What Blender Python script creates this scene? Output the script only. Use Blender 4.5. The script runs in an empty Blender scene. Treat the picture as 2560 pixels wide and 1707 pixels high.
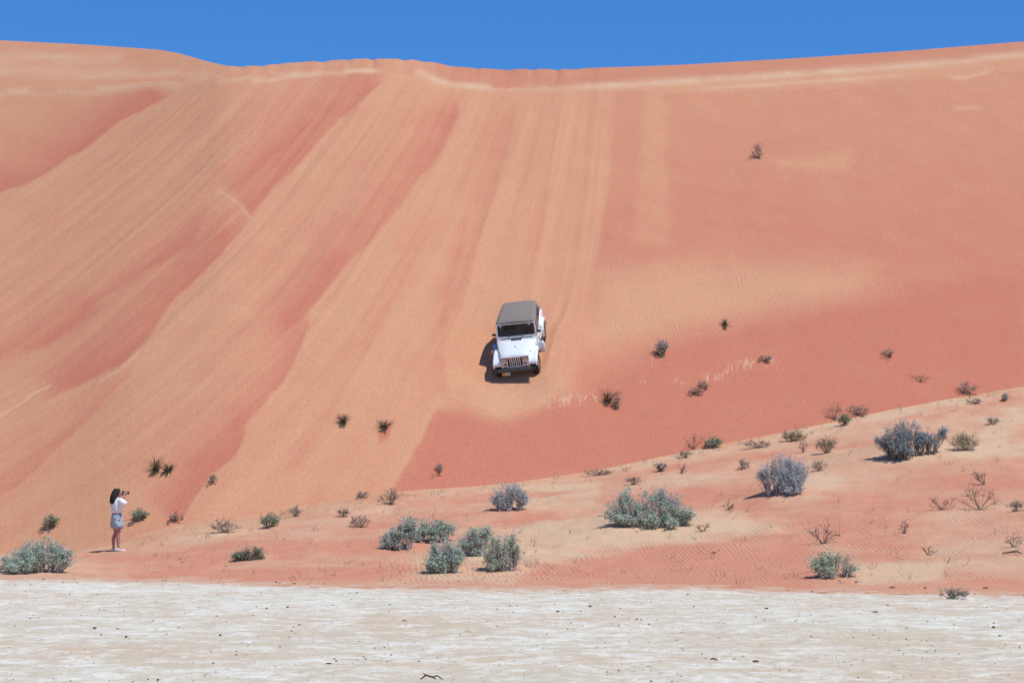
import bpy, bmesh, math, random
import numpy as np
from mathutils import Vector, Matrix, Euler

random.seed(7)
RNG = np.random.default_rng(11)
C = bpy.context.scene.collection
SC = bpy.context.scene
R = math.radians

# ------------------------------------------------------------------ camera
FPX = 6044.0                      # focal length in photo pixels (2560 wide)
CAMZ = 1.8
PITCH = math.atan(386.5 / FPX)
cam_d = bpy.data.cameras.new('camera')
cam = bpy.data.objects.new('camera', cam_d)
C.objects.link(cam)
cam.location = (0, 0, CAMZ)
cam.rotation_euler = (math.pi / 2 + PITCH, 0, 0)
cam_d.sensor_width = 36
cam_d.lens = 36 * FPX / 2560
cam_d.clip_start = 0.5
cam_d.clip_end = 9000
SC.camera = cam

# ------------------------------------------------------------------ sky, sun, exposure
SUN_E, SUN_A = R(62), R(34)
SD = Vector((math.cos(SUN_E) * math.cos(SUN_A), -math.cos(SUN_E) * math.sin(SUN_A), math.sin(SUN_E)))
w = bpy.data.worlds.new('World')
SC.world = w
w.use_nodes = True
wn = w.node_tree.nodes
wl = w.node_tree.links
bg = wn['Background']
sky = wn.new('ShaderNodeTexSky')
sky.sky_type = 'NISHITA'
sky.sun_disc = False
sky.sun_elevation = SUN_E
sky.sun_rotation = R(90 + 34)
sky.altitude = 1200
sky.air_density = 1.0
sky.dust_density = 0.2
sky.ozone_density = 4.0
tint = wn.new('ShaderNodeMixRGB')
tint.blend_type = 'MULTIPLY'
tint.inputs[0].default_value = 1.0
tint.inputs[2].default_value = (0.335, 0.76, 1.24, 1)
wl.new(sky.outputs[0], tint.inputs[1])
wl.new(tint.outputs[0], bg.inputs[0])
bg.inputs[1].default_value = 0.1
sun_d = bpy.data.lights.new('sun', 'SUN')
sun_d.energy = 3.75
sun_d.angle = R(0.5)
sun_d.color = (1.0, 0.96, 0.9)
sun = bpy.data.objects.new('sun', sun_d)
C.objects.link(sun)
sun.rotation_euler = SD.to_track_quat('Z', 'Y').to_euler()
sun.location = (30, 20, 60)
SC.view_settings.view_transform = 'Standard'
SC.view_settings.look = 'None'
SC.view_settings.gamma = 1
SC.view_settings.exposure = 0.0
SC.view_settings.use_curve_mapping = False

# ------------------------------------------------------------------ helpers
def tag(o, label=None, cat=None, group=None, kind=None):
    if label: o['label'] = label
    if cat: o['category'] = cat
    if group: o['group'] = group
    if kind: o['kind'] = kind
    return o

def link(name, me, parent=None, mats=()):
    o = bpy.data.objects.new(name, me)
    C.objects.link(o)
    for m in mats:
        me.materials.append(m)
    if parent is not None:
        o.parent = parent
    return o

def empty(name, loc=(0, 0, 0)):
    o = bpy.data.objects.new(name, None)
    C.objects.link(o)
    o.location = loc
    o.empty_display_size = 0.3
    return o

def np_mesh(name, verts, faces, smooth=False, mat_idx=None):
    """verts (n,3), faces (m,k) numpy arrays, all faces with k corners"""
    me = bpy.data.meshes.new(name)
    n, (m, k) = len(verts), faces.shape
    me.vertices.add(n)
    me.vertices.foreach_set('co', np.ascontiguousarray(verts, np.float32).ravel())
    me.loops.add(m * k)
    me.loops.foreach_set('vertex_index', np.ascontiguousarray(faces, np.int32).ravel())
    me.polygons.add(m)
    me.polygons.foreach_set('loop_start', np.arange(0, m * k, k, dtype=np.int32))
    me.polygons.foreach_set('loop_total', np.full(m, k, np.int32))
    if smooth:
        me.polygons.foreach_set('use_smooth', np.ones(m, bool))
    if mat_idx is not None:
        me.polygons.foreach_set('material_index', mat_idx.astype(np.int32))
    me.update(calc_edges=True)
    me.validate()
    return me

def bm_obj(name, bm, mat, parent=None, smooth=False):
    me = bpy.data.meshes.new(name)
    bmesh.ops.recalc_face_normals(bm, faces=bm.faces[:])
    bm.to_mesh(me)
    bm.free()
    if smooth:
        for p in me.polygons: p.use_smooth = True
    return link(name, me, parent, [mat])

def box(bm, x0, x1, y0, y1, z0, z1, bev=0.0, seg=2, mat=None):
    vs = [bm.verts.new((x, y, z)) for z in (z0, z1) for y in (y0, y1) for x in (x0, x1)]
    fs = [(0, 2, 3, 1), (4, 5, 7, 6), (0, 1, 5, 4), (2, 6, 7, 3), (0, 4, 6, 2), (1, 3, 7, 5)]
    nf = [bm.faces.new([vs[i] for i in f]) for f in fs]
    if mat is not None:
        bmesh.ops.transform(bm, matrix=mat, verts=vs)
    if bev > 0:
        es = list({e for f in nf for e in f.edges})
        bmesh.ops.bevel(bm, geom=es, offset=bev, segments=seg, affect='EDGES', profile=0.5)

def tube(bm, pts, rads, seg=8, cap=True):
    pts = [Vector(p) for p in pts]
    if not hasattr(rads, '__len__'): rads = [rads] * len(pts)
    rings = []
    for i, p in enumerate(pts):
        t = (pts[min(i + 1, len(pts) - 1)] - pts[max(i - 1, 0)]).normalized()
        a = t.orthogonal().normalized() if i == 0 else (a - t * a.dot(t)).normalized()
        b = t.cross(a)
        rings.append([bm.verts.new(p + (a * math.cos(q) + b * math.sin(q)) * rads[i])
                      for q in (2 * math.pi * k / seg for k in range(seg))])
    for r0, r1 in zip(rings, rings[1:]):
        for k in range(seg):
            bm.faces.new((r0[k], r0[(k + 1) % seg], r1[(k + 1) % seg], r1[k]))
    if cap:
        bm.faces.new(rings[0][::-1]); bm.faces.new(rings[-1])

def loft(bm, rings, cap=True, closed=True):
    vr = [[bm.verts.new(p) for p in r] for r in rings]
    n = len(vr[0])
    for a, b in zip(vr, vr[1:]):
        for k in range(n if closed else n - 1):
            bm.faces.new((a[k], a[(k + 1) % n], b[(k + 1) % n], b[k]))
    if cap:
        bm.faces.new(vr[0][::-1]); bm.faces.new(vr[-1])
    return vr

def lathe_x(bm, prof, cx, cy, cz, seg=28):
    """profile [(dx, r)] turned round an axis along X"""
    rings = [[(cx + dx, cy + r * math.cos(2 * math.pi * k / seg), cz + r * math.sin(2 * math.pi * k / seg))
              for k in range(seg)] for dx, r in prof]
    loft(bm, rings)

# ------------------------------------------------------------------ noise (numpy)
_T = RNG.random((512, 512))
def vnoise(x, y, seed=0):
    x = np.asarray(x, float) + seed * 37.13; y = np.asarray(y, float) + seed * 91.7
    xi = np.floor(x).astype(int); yi = np.floor(y).astype(int)
    fx = x - xi; fy = y - yi
    fx = fx * fx * fx * (fx * (fx * 6 - 15) + 10); fy = fy * fy * fy * (fy * (fy * 6 - 15) + 10)
    a = _T[yi % 512, xi % 512]; b = _T[yi % 512, (xi + 1) % 512]
    c = _T[(yi + 1) % 512, xi % 512]; d = _T[(yi + 1) % 512, (xi + 1) % 512]
    return (a * (1 - fx) + b * fx) * (1 - fy) + (c * (1 - fx) + d * fx) * fy

def fbm(x, y, octv=4, seed=0, gain=0.5):
    s = 0; amp = 1; tot = 0
    for o in range(octv):
        s = s + amp * vnoise(np.asarray(x) * 2 ** o, np.asarray(y) * 2 ** o, seed + o * 3)
        tot += amp; amp *= gain
    return s / tot

def sstep(a, b, x):
    t = np.clip((x - a) / (b - a), 0, 1)
    return t * t * (3 - 2 * t)

# ------------------------------------------------------------------ photograph geometry <-> world rays
CP, SP = math.cos(PITCH), math.sin(PITCH)
def ray(u, v):
    a = (np.asarray(u, float) - 1280) / FPX; b = (853.5 - np.asarray(v, float)) / FPX
    dy = CP - b * SP
    return a / dy, (SP + b * CP) / dy           # x per metre of depth, z per metre of depth
def proj_v(e):
    b = (e * CP - SP) / (CP + e * SP)
    return 853.5 - FPX * b
def proj_u(al, e):
    b = (e * CP - SP) / (CP + e * SP)
    return 1280 + FPX * al * (CP - b * SP)

K = 2560 / 2352.0
def lin(tab):
    xs, ys = zip(*tab)
    def f(u):
        u = np.asarray(u, float)
        # smoothed piecewise-linear
        return np.mean([np.interp(u + o, xs, ys) for o in (-60, -30, 0, 30, 60)], axis=0)
    return f

V_EDGE = lin([(-4000, 1440), (0, 1440), (500, 1447), (900, 1459), (1280, 1465), (1700, 1461), (2100, 1470), (2560, 1478), (6500, 1478)])
V_TOE = lin([(-4000, 1396), (0, 1390), (200, 1378), (450, 1318), (650, 1292), (850, 1250), (1000, 1232), (1250, 1216),
             (1500, 1178), (1700, 1135), (2000, 1075), (2250, 1022), (2400, 995), (2560, 968), (3200, 880), (6500, 800)])
D_TOE = lin([(-4000, 75), (0, 72), (300, 71), (600, 72), (1280, 77), (2560, 89), (3500, 96), (6500, 100)])
V_BRINK = lin([(-4000, 235), (0, 226), (250, 221), (450, 201), (560, 184), (650, 190), (750, 180), (950, 174), (1050, 192),
               (1150, 214), (1280, 222), (1500, 212), (1800, 196), (2100, 176), (2400, 152), (2560, 132), (3200, 100), (6500, 60)])
def V_CREST(u):
    xs, ys = zip((-4000, 60), (-600, 90), (0, 102), (200, 112), (390, 125), (440, 134), (500, 151), (560, 166), (640, 164), (720, 157), (840, 150),
                 (930, 146), (965, 148), (1000, 147), (1060, 152), (1100, 160), (1150, 168), (1230, 173), (1400, 173), (1700, 163),
                 (2000, 146), (2300, 126), (2560, 105), (3200, 70), (6500, 40))
    return np.mean([np.interp(np.asarray(u, float) + o, xs, ys) for o in (-16, -8, 0, 8, 16)], axis=0)
D_CREST0 = lin([(-4000, 135), (0, 107), (600, 101.8), (1280, 105.4), (2560, 116.5), (6500, 150)])

# columns: dense across the frame, coarser outside
ucol = np.concatenate([np.linspace(-6000, -500, 60)[:-1], np.linspace(-500, -60, 60)[:-1], np.arange(-60, 2621, 3.2),
                       np.linspace(2621, 3060, 60)[1:], np.linspace(3060, 8500, 60)[1:]])
NC = len(ucol)
al_col = (ucol - 1280) / FPX
alc, e_edge = ray(ucol, V_EDGE(ucol))
d_e = (0 - CAMZ) / e_edge
_, e_toe = ray(ucol, V_TOE(ucol)); d_t = D_TOE(ucol); z_t = CAMZ + e_toe * d_t
_, e_br = ray(ucol, V_BRINK(ucol)); _, e_cr = ray(ucol, V_CREST(ucol))
d_b = D_CREST0(ucol); z_b = CAMZ + e_br * d_b
# gentle slope (19 deg) from the brink to the crest
tg = math.tan(R(20))
d_c = (z_b - CAMZ - tg * d_b) / (e_cr - tg); z_c = CAMZ + e_cr * d_c

na, nf, nu, nb = 170, 330, 44, 24
ta = np.linspace(0, 1, na)
tf = np.linspace(0, 1, nf + 1)[1:]
tu = np.linspace(0, 1, nu + 1)[1:]
tb = np.linspace(0, 1, nb + 1)[1:] ** 1.5
def mix(a, b, t): return a[None, :] * (1 - t[:, None]) + b[None, :] * t[:, None]
d_e2 = d_e - 2.2                      # a thin skirt runs on just under the flat
D = np.concatenate([mix(d_e2, d_t, ta), mix(d_t, d_b, tf), mix(d_b, d_c, tu), mix(d_c, d_c + 95, tb)])
U = np.repeat(ucol[None, :], D.shape[0], 0)
AL = np.repeat(al_col[None, :], D.shape[0], 0)
# apron height
q = np.clip((D[:na] - d_e) / (d_t - d_e), -0.2, 1)
za = np.where(q > 0, z_t * (0.35 * np.clip(q, 0, 1) + 0.65 * np.clip(q, 0, 1) ** 1.7), q * 0.12)
zf = mix(z_t, z_b, tf); zu = mix(z_b, z_c, tu)
tbb = tb[:, None]
zb_ = z_c[None, :] * (1 - sstep(0, 1, tbb)) - 0.6 * tbb
Z = np.concatenate([za, zf, zu, zb_])
NR = D.shape[0]
# soften the toe and the brink along each column
idx_t, idx_b = na - 1, na + nf - 1
def smooth_rows(Z, i0, i1, n):
    for _ in range(n):
        Z[i0:i1] = 0.25 * Z[i0 - 1:i1 - 1] + 0.5 * Z[i0:i1] + 0.25 * Z[i0 + 1:i1 + 1]
smooth_rows(Z, idx_t - 10, idx_t + 6, 14)
smooth_rows(Z, idx_b - 14, idx_b + 10, 40)
X = AL * D
face_m = np.concatenate([np.zeros(na), np.ones(nf + nu), np.zeros(nb)])[:, None]
face_t = np.concatenate([np.zeros(na), tf, np.ones(nu + nb)])[:, None] * np.ones((1, NC))
apron_m = np.concatenate([np.ones(na), np.zeros(nf + nu + nb)])[:, None] * np.ones((1, NC))
# broad hummocks of the apron
hm = (fbm(X * 0.35, D * 0.35, 4, 1) - 0.5) * 0.5 + (fbm(X * 0.12 + 9, D * 0.16, 3, 2) - 0.5) * 0.5
qq = np.concatenate([np.clip(q, 0, 1), np.zeros((NR - na, NC))])
Z = Z + apron_m * hm * np.clip(qq * 3, 0, 1) * (1 - sstep(0.8, 1, qq)) * 0.5
# ripple-less broad unevenness of the face, and lumps where the crest was cut by tyres
Vp = proj_v((Z - CAMZ) / D)

# streak coordinate: where the fall line through a point starts at the top of the slope
def m_slope(ud, vd):
    m = np.interp(ud, [-400, 0, 250, 500, 750, 1000, 1150, 1300, 1410, 1560, 3000],
                  [1.75, 1.5, 1.2, 0.95, 0.73, 0.52, 0.33, 0.18, 0.08, 0.0, 0.0])
    return m * (1 + 0.12 * sstep(600, 1100, vd) * (ud < 900))
Ud, Vd = U / K, Vp / K
s_u = Ud.copy(); vv = Vd.copy()
step = (Vd - 180) / 40
for _ in range(40):
    s_u = s_u + m_slope(s_u, vv) * step
    vv = vv - step
S = s_u
S = S + (fbm(Ud / 260, Vd / 420, 2, 90) - 0.5) * 22 * sstep(260, 500, Vd)
trk = (1 - sstep(1385, 1425, S)) * sstep(340, 385, S)                      # where vehicles have churned the slope
n_s = fbm(S / 26, np.zeros_like(S) + Vd / 900, 3, 5) - 0.5
n_s2 = fbm(S / 8, Vd / 500, 2, 6) - 0.5
groove_win = sstep(0.02, 0.25, face_t) * (1 - 0.85 * sstep(0.85, 1, face_t))
Z = Z + face_m * trk * groove_win * (n_s * 0.12 + n_s2 * 0.022)
Z = Z + face_m * (1 - trk) * (fbm(X * 0.25, Z * 0.3, 3, 8) - 0.5) * 0.25 * sstep(0, .1, face_t) * (1 - sstep(.9, 1, face_t))
# notches in the crest line
notch = np.zeros(NC)
for un, dep, wd in [(655, .16, 12), (700, .10, 10), (745, .14, 12), (790, .18, 10), (935, .30, 8), (1000, .34, 8), (1130, .24, 10), (1185, .16, 8),
                    (1265, .16, 9), (1330, .2, 8), (1385, .16, 8), (1060, .12, 9), (600, .1, 12), (870, .12, 9), (1450, .1, 12)]:
    notch -= RNG.uniform(.08, .5) * dep * np.exp(-((ucol - un + RNG.uniform(-14, 14)) / (wd * RNG.uniform(.6, 2.2))) ** 2)
win = np.exp(-(((D - d_c[None, :]) / 2.6) ** 2))
Z = Z + notch[None, :] * win * (face_m + (np.arange(NR) >= na + nf + nu)[:, None])

def grid_lookup(x, y):
    """height of the sand at world x, y (0 on the flat)"""
    u = 1280 + FPX * x / y
    j = np.searchsorted(ucol, u) - 1
    j = int(np.clip(j, 0, NC - 2))
    f = (u - ucol[j]) / (ucol[j + 1] - ucol[j])
    z0 = np.interp(y, D[:, j], Z[:, j]); z1 = np.interp(y, D[:, j + 1], Z[:, j + 1])
    return max(0.0, float(z0 * (1 - f) + z1 * f))

def hit(u, v):
    """first point of the sand or the flat met by the ray through a photo pixel"""
    a, e = ray(u, v)
    a = float(a); e = float(e)
    y = 20.0
    last = y
    while y < 170:
        if CAMZ + e * y <= grid_lookup(a * y, y):
            lo, hi = last, y
            for _ in range(14):
                md = 0.5 * (lo + hi)
                if CAMZ + e * md <= grid_lookup(a * md, md): hi = md
                else: lo = md
            y = hi
            return Vector((a * y, y, grid_lookup(a * y, y)))
        last = y
        y += 0.25
    return Vector((a * 100, 100, grid_lookup(a * 100, 100)))

# ------------------------------------------------------------------ materials
def nmat(name):
    m = bpy.data.materials.new(name)
    m.use_nodes = True
    nt = m.node_tree
    return m, nt, nt.nodes['Principled BSDF']

def simple(name, col, rough=0.6, var=0.08, scale=20, metal=0.0, coat=0.0, bump=0.0, spec=0.5):
    m, nt, b = nmat(name)
    N, L = nt.nodes, nt.links
    tc = N.new('ShaderNodeTexCoord')
    nz = N.new('ShaderNodeTexNoise'); nz.inputs['Scale'].default_value = scale; nz.inputs['Detail'].default_value = 4
    L.new(tc.outputs['Object'], nz.inputs['Vector'])
    rp = N.new('ShaderNodeMapRange')
    rp.inputs[1].default_value = 0.3; rp.inputs[2].default_value = 0.7
    rp.inputs[3].default_value = 1 - var; rp.inputs[4].default_value = 1 + var
    L.new(nz.outputs[0], rp.inputs[0])
    mx = N.new('ShaderNodeMixRGB'); mx.blend_type = 'MULTIPLY'; mx.inputs[0].default_value = 1
    mx.inputs[1].default_value = (*col, 1)
    L.new(rp.outputs[0], mx.inputs[2])
    L.new(mx.outputs[0], b.inputs['Base Color'])
    b.inputs['Roughness'].default_value = rough
    b.inputs['Metallic'].default_value = metal
    b.inputs['Coat Weight'].default_value = coat
    b.inputs['Specular IOR Level'].default_value = spec
    if bump:
        bp = N.new('ShaderNodeBump'); bp.inputs['Strength'].default_value = bump; bp.inputs['Distance'].default_value = 0.01
        L.new(nz.outputs[0], bp.inputs['Height']); L.new(bp.outputs[0], b.inputs['Normal'])
    return m

def mixc(nt, fac, a, b, mode='MIX'):
    n = nt.nodes.new('ShaderNodeMixRGB'); n.blend_type = mode
    for sock, val in ((n.inputs[0], fac), (n.inputs[1], a), (n.inputs[2], b)):
        if isinstance(val, (int, float)): sock.default_value = val
        elif isinstance(val, tuple): sock.default_value = (*val, 1)
        else: nt.links.new(val, sock)
    return n.outputs[0]

def mth(nt, op, a, b=0.0, clamp=False):
    n = nt.nodes.new('ShaderNodeMath'); n.operation = op; n.use_clamp = clamp
    for sock, val in ((n.inputs[0], a), (n.inputs[1], b)):
        if isinstance(val, (int, float)): sock.default_value = val
        else: nt.links.new(val, sock)
    return n.outputs[0]

def noise(nt, vec, scale, detail=3, rough=0.5, dist=0.0):
    n = nt.nodes.new('ShaderNodeTexNoise')
    n.inputs['Scale'].default_value = scale; n.inputs['Detail'].default_value = detail
    n.inputs['Roughness'].default_value = rough; n.inputs['Distortion'].default_value = dist
    nt.links.new(vec, n.inputs['Vector'])
    return n.outputs[0]

def mapping(nt, vec, scale=(1, 1, 1), rot=(0, 0, 0)):
    n = nt.nodes.new('ShaderNodeMapping')
    n.inputs['Scale'].default_value = scale; n.inputs['Rotation'].default_value = rot
    nt.links.new(vec, n.inputs['Vector'])
    return n.outputs[0]

def rng(nt, val, a, b, c, d):
    n = nt.nodes.new('ShaderNodeMapRange')
    nt.links.new(val, n.inputs[0])
    for i, x in enumerate((a, b, c, d)): n.inputs[i + 1].default_value = x
    return n.outputs[0]

RED = (0.515, 0.185, 0.115)
PALE = (0.585, 0.298, 0.168)
CREAM = (0.635, 0.435, 0.275)
PINK = (0.595, 0.265, 0.165)

def sand_material():
    m, nt, b = nmat('dune_sand')
    N, L = nt.nodes, nt.links
    at = N.new('ShaderNodeAttribute'); at.attribute_name = 'sand'
    sp = N.new('ShaderNodeSeparateColor'); L.new(at.outputs['Color'], sp.inputs[0])
    pale, cream, rip, apr = sp.outputs[0], sp.outputs[1], sp.outputs[2], at.outputs['Alpha']
    st = N.new('ShaderNodeAttribute'); st.attribute_name = 'streak'
    tc = N.new('ShaderNodeTexCoord'); ob = tc.outputs['Object']
    sv = st.outputs['Vector']
    f1 = noise(nt, mapping(nt, sv, (3.6, 0.22, 1)), 1.0, 4, 0.62)
    f2 = noise(nt, mapping(nt, sv, (15, 0.8, 1)), 1.0, 3, 0.6)
    fs = mth(nt, 'ADD', mth(nt, 'MULTIPLY', mth(nt, 'SUBTRACT', rng(nt, f1, 0.34, 0.64, 0, 1), 0.60), 0.27), mth(nt, 'MULTIPLY', mth(nt, 'SUBTRACT', f2, 0.5), 0.20))
    sz = N.new('ShaderNodeSeparateXYZ'); L.new(sv, sz.inputs[0])
    fs = mth(nt, 'MULTIPLY', fs, sz.outputs[2])       # z holds how churned the sand is
    bl = noise(nt, ob, 0.55, 4, 0.55)
    fac = mth(nt, 'ADD', pale, mth(nt, 'ADD', fs, mth(nt, 'MULTIPLY', mth(nt, 'SUBTRACT', bl, 0.5), 0.55)), True)
    # wind ripples: coarse pale grains gather on their crests
    wv = N.new('ShaderNodeTexWave'); wv.bands_direction = 'X'
    wv.inputs['Scale'].default_value = 2.7; wv.inputs['Distortion'].default_value = 7.5
    wv.inputs['Detail'].default_value = 2; wv.inputs['Detail Scale'].default_value = 0.6
    L.new(mapping(nt, ob, (1, 0.32, 0.6), (0, 0, R(-14))), wv.inputs['Vector'])
    wz = mth(nt, 'SUBTRACT', wv.outputs[1], 0.5)
    wm = mth(nt, 'MULTIPLY', mth(nt, 'MULTIPLY', wz, rip), rng(nt, noise(nt, ob, 0.9, 3), 0.38, 0.62, 0.15, 1.2))
    face = mixc(nt, fac, RED, PALE)
    ap_n = noise(nt, mapping(nt, ob, (0.8, 0.55, 1)), 1.1, 5, 0.6)
    ap_f = mth(nt, 'ADD', cream, mth(nt, 'MULTIPLY', mth(nt, 'SUBTRACT', ap_n, 0.5), 0.9))
    ap_f = mth(nt, 'ADD', ap_f, mth(nt, 'MULTIPLY', wm, 0.34), True)
    base_ap = mixc(nt, ap_f, mixc(nt, pale, RED, PINK), CREAM)
    fc = mth(nt, 'ADD', mth(nt, 'MULTIPLY', cream, rng(nt, bl, 0.35, 0.65, 0.7, 1.15)), mth(nt, 'MULTIPLY', wm, 0.35), True)
    base_f = mixc(nt, fc, face, CREAM)
    base = mixc(nt, apr, base_f, base_ap)
    g1 = noise(nt, ob, 26, 2, 0.7)
    g2 = noise(nt, ob, 9, 3, 0.7)
    base = mixc(nt, 1.0, base, rng(nt, g1, 0.25, 0.75, 0.80, 1.20), 'MULTIPLY')
    base = mixc(nt, 1.0, base, rng(nt, g2, 0.25, 0.75, 0.95, 1.05), 'MULTIPLY')
    cn = N.new('ShaderNodeTexNoise'); cn.inputs['Scale'].default_value = 17; cn.inputs['Detail'].default_value = 3; cn.inputs['Roughness'].default_value = 0.8
    L.new(ob, cn.inputs['Vector'])
    cm_ = N.new('ShaderNodeMixRGB'); cm_.blend_type = 'OVERLAY'; cm_.inputs[0].default_value = 0.5
    L.new(base, cm_.inputs[1]); L.new(cn.outputs['Color'], cm_.inputs[2]); base = cm_.outputs[0]
    L.new(base, b.inputs['Base Color'])
    b.inputs['Roughness'].default_value = 0.95
    b.inputs['Specular IOR Level'].default_value = 0.1
    h = mth(nt, 'ADD', mth(nt, 'MULTIPLY', g2, 0.02), mth(nt, 'MULTIPLY', g1, 0.008))
    h = mth(nt, 'ADD', h, mth(nt, 'MULTIPLY', wm, 0.02))
    h = mth(nt, 'ADD', h, mth(nt, 'MULTIPLY', fs, 0.03))
    bp = N.new('ShaderNodeBump'); bp.inputs['Strength'].default_value = 0.6; bp.inputs['Distance'].default_value = 1.0
    L.new(h, bp.inputs['Height']); L.new(bp.outputs[0], b.inputs['Normal'])
    return m

def flat_material():
    m, nt, b = nmat('salt_flat')
    N, L = nt.nodes, nt.links
    tc = N.new('ShaderNodeTexCoord'); ob = tc.outputs['Object']
    n1 = noise(nt, mapping(nt, ob, (0.9, 0.8, 1)), 2.0, 7, 0.68, 0.4)
    n2 = noise(nt, mapping(nt, ob, (1, 0.6, 1)), 7, 4, 0.7, 0.3)
    n3 = noise(nt, ob, 24, 3, 0.7)
    n4 = noise(nt, ob, 0.16, 3, 0.5)
    dirt = (0.585, 0.475, 0.335); grey = (0.59, 0.535, 0.40); white = (0.77, 0.765, 0.665)
    c = mixc(nt, rng(nt, n4, 0.35, 0.65, 0, 1), dirt, grey)
    sx = N.new('ShaderNodeSeparateXYZ'); L.new(ob, sx.inputs[0])
    crust = mth(nt, 'ADD', mth(nt, 'MULTIPLY', n1, 0.62), mth(nt, 'MULTIPLY', n2, 0.38))
    crust = mth(nt, 'ADD', crust, rng(nt, sx.outputs[1], 30, 52, -0.012, 0.03))
    patch_ = noise(nt, mapping(nt, ob, (0.5, 0.35, 1)), 0.7, 4, 0.6, 0.5)
    crust = mth(nt, 'ADD', crust, rng(nt, patch_, 0.3, 0.7, -0.055, 0.055))
    c = mixc(nt, rng(nt, crust, 0.45, 0.61, 0, 0.95), c, white)
    dr = N.new('ShaderNodeAttribute'); dr.attribute_name = 'drift'
    dn = noise(nt, mapping(nt, ob, (1, 0.45, 1)), 2.4, 5, 0.65)
    c = mixc(nt, rng(nt, mth(nt, 'ADD', dr.outputs['Fac'], mth(nt, 'MULTIPLY', mth(nt, 'SUBTRACT', dn, 0.5), 1.6)), 0.42, 0.85, 0, 1), c, (0.60, 0.36, 0.24))
    c = mixc(nt, rng(nt, n3, 0.66, 0.76, 0, 0.45), c, (0.28, 0.2, 0.15))
    c = mixc(nt, 1.0, c, rng(nt, n3, 0.25, 0.75, 0.86, 1.14), 'MULTIPLY')
    L.new(c, b.inputs['Base Color'])
    b.inputs['Roughness'].default_value = 0.95
    b.inputs['Specular IOR Level'].default_value = 0.15
    h = mth(nt, 'ADD', mth(nt, 'MULTIPLY', crust, 0.05), mth(nt, 'MULTIPLY', n3, 0.012))
    bp = N.new('ShaderNodeBump'); bp.inputs['Strength'].default_value = 0.5; bp.inputs['Distance'].default_value = 1.0
    L.new(h, bp.inputs['Height']); L.new(bp.outputs[0], b.inputs['Normal'])
    return m

M_SAND = sand_material()
M_FLAT = flat_material()

# ------------------------------------------------------------------ plants list (photo pixel boxes in the 2352 wide view)
# kind, x0, top, x1, bottom, label
BUSH = [
 ('salt', 0, 1232, 175, 1318, 'broad grey green shrub on the left edge, left of the woman'),
 ('dark', 540, 1257, 602, 1287, 'low dark green clump alone on pale sand right of the woman'),
 ('salt', 877, 1187, 958, 1265, 'slanting blue green shrub, leftmost of the five crowded in the middle foreground'),
 ('salt', 948, 1190, 1042, 1248, 'wide grey green shrub with bare shaded stems, upper middle of the five crowded shrubs'),
 ('salt', 977, 1236, 1062, 1320, 'grey green shrub with bare dark foot, lowest of the five crowded shrubs'),
 ('salt', 1050, 1207, 1125, 1280, 'upright grey green shrub between the lowest and the rightmost of the five crowded shrubs'),
 ('open', 1112, 1220, 1195, 1315, 'open twiggy green shrub, rightmost of the five crowded in the middle foreground'),
 ('blue', 1128, 1106, 1212, 1176, 'blue grey dome shrub with brown woody foot on the cream ridge below the vehicle'),
 ('salt', 1384, 1118, 1600, 1212, 'largest and widest grey green shrub, low and spreading on cream sand'),
 ('blue', 1737, 1042, 1862, 1140, 'tall silvery shrub with green lower lobe, between the widest shrub and the dark blue one'),
 ('deep', 2008, 962, 2188, 1052, 'dark blue grey shrub at the foot of the red slope on the right'),
 ('open', 1864, 1266, 1965, 1328, 'small arching green shrub with bare middle near the edge of the white flat'),
]
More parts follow.
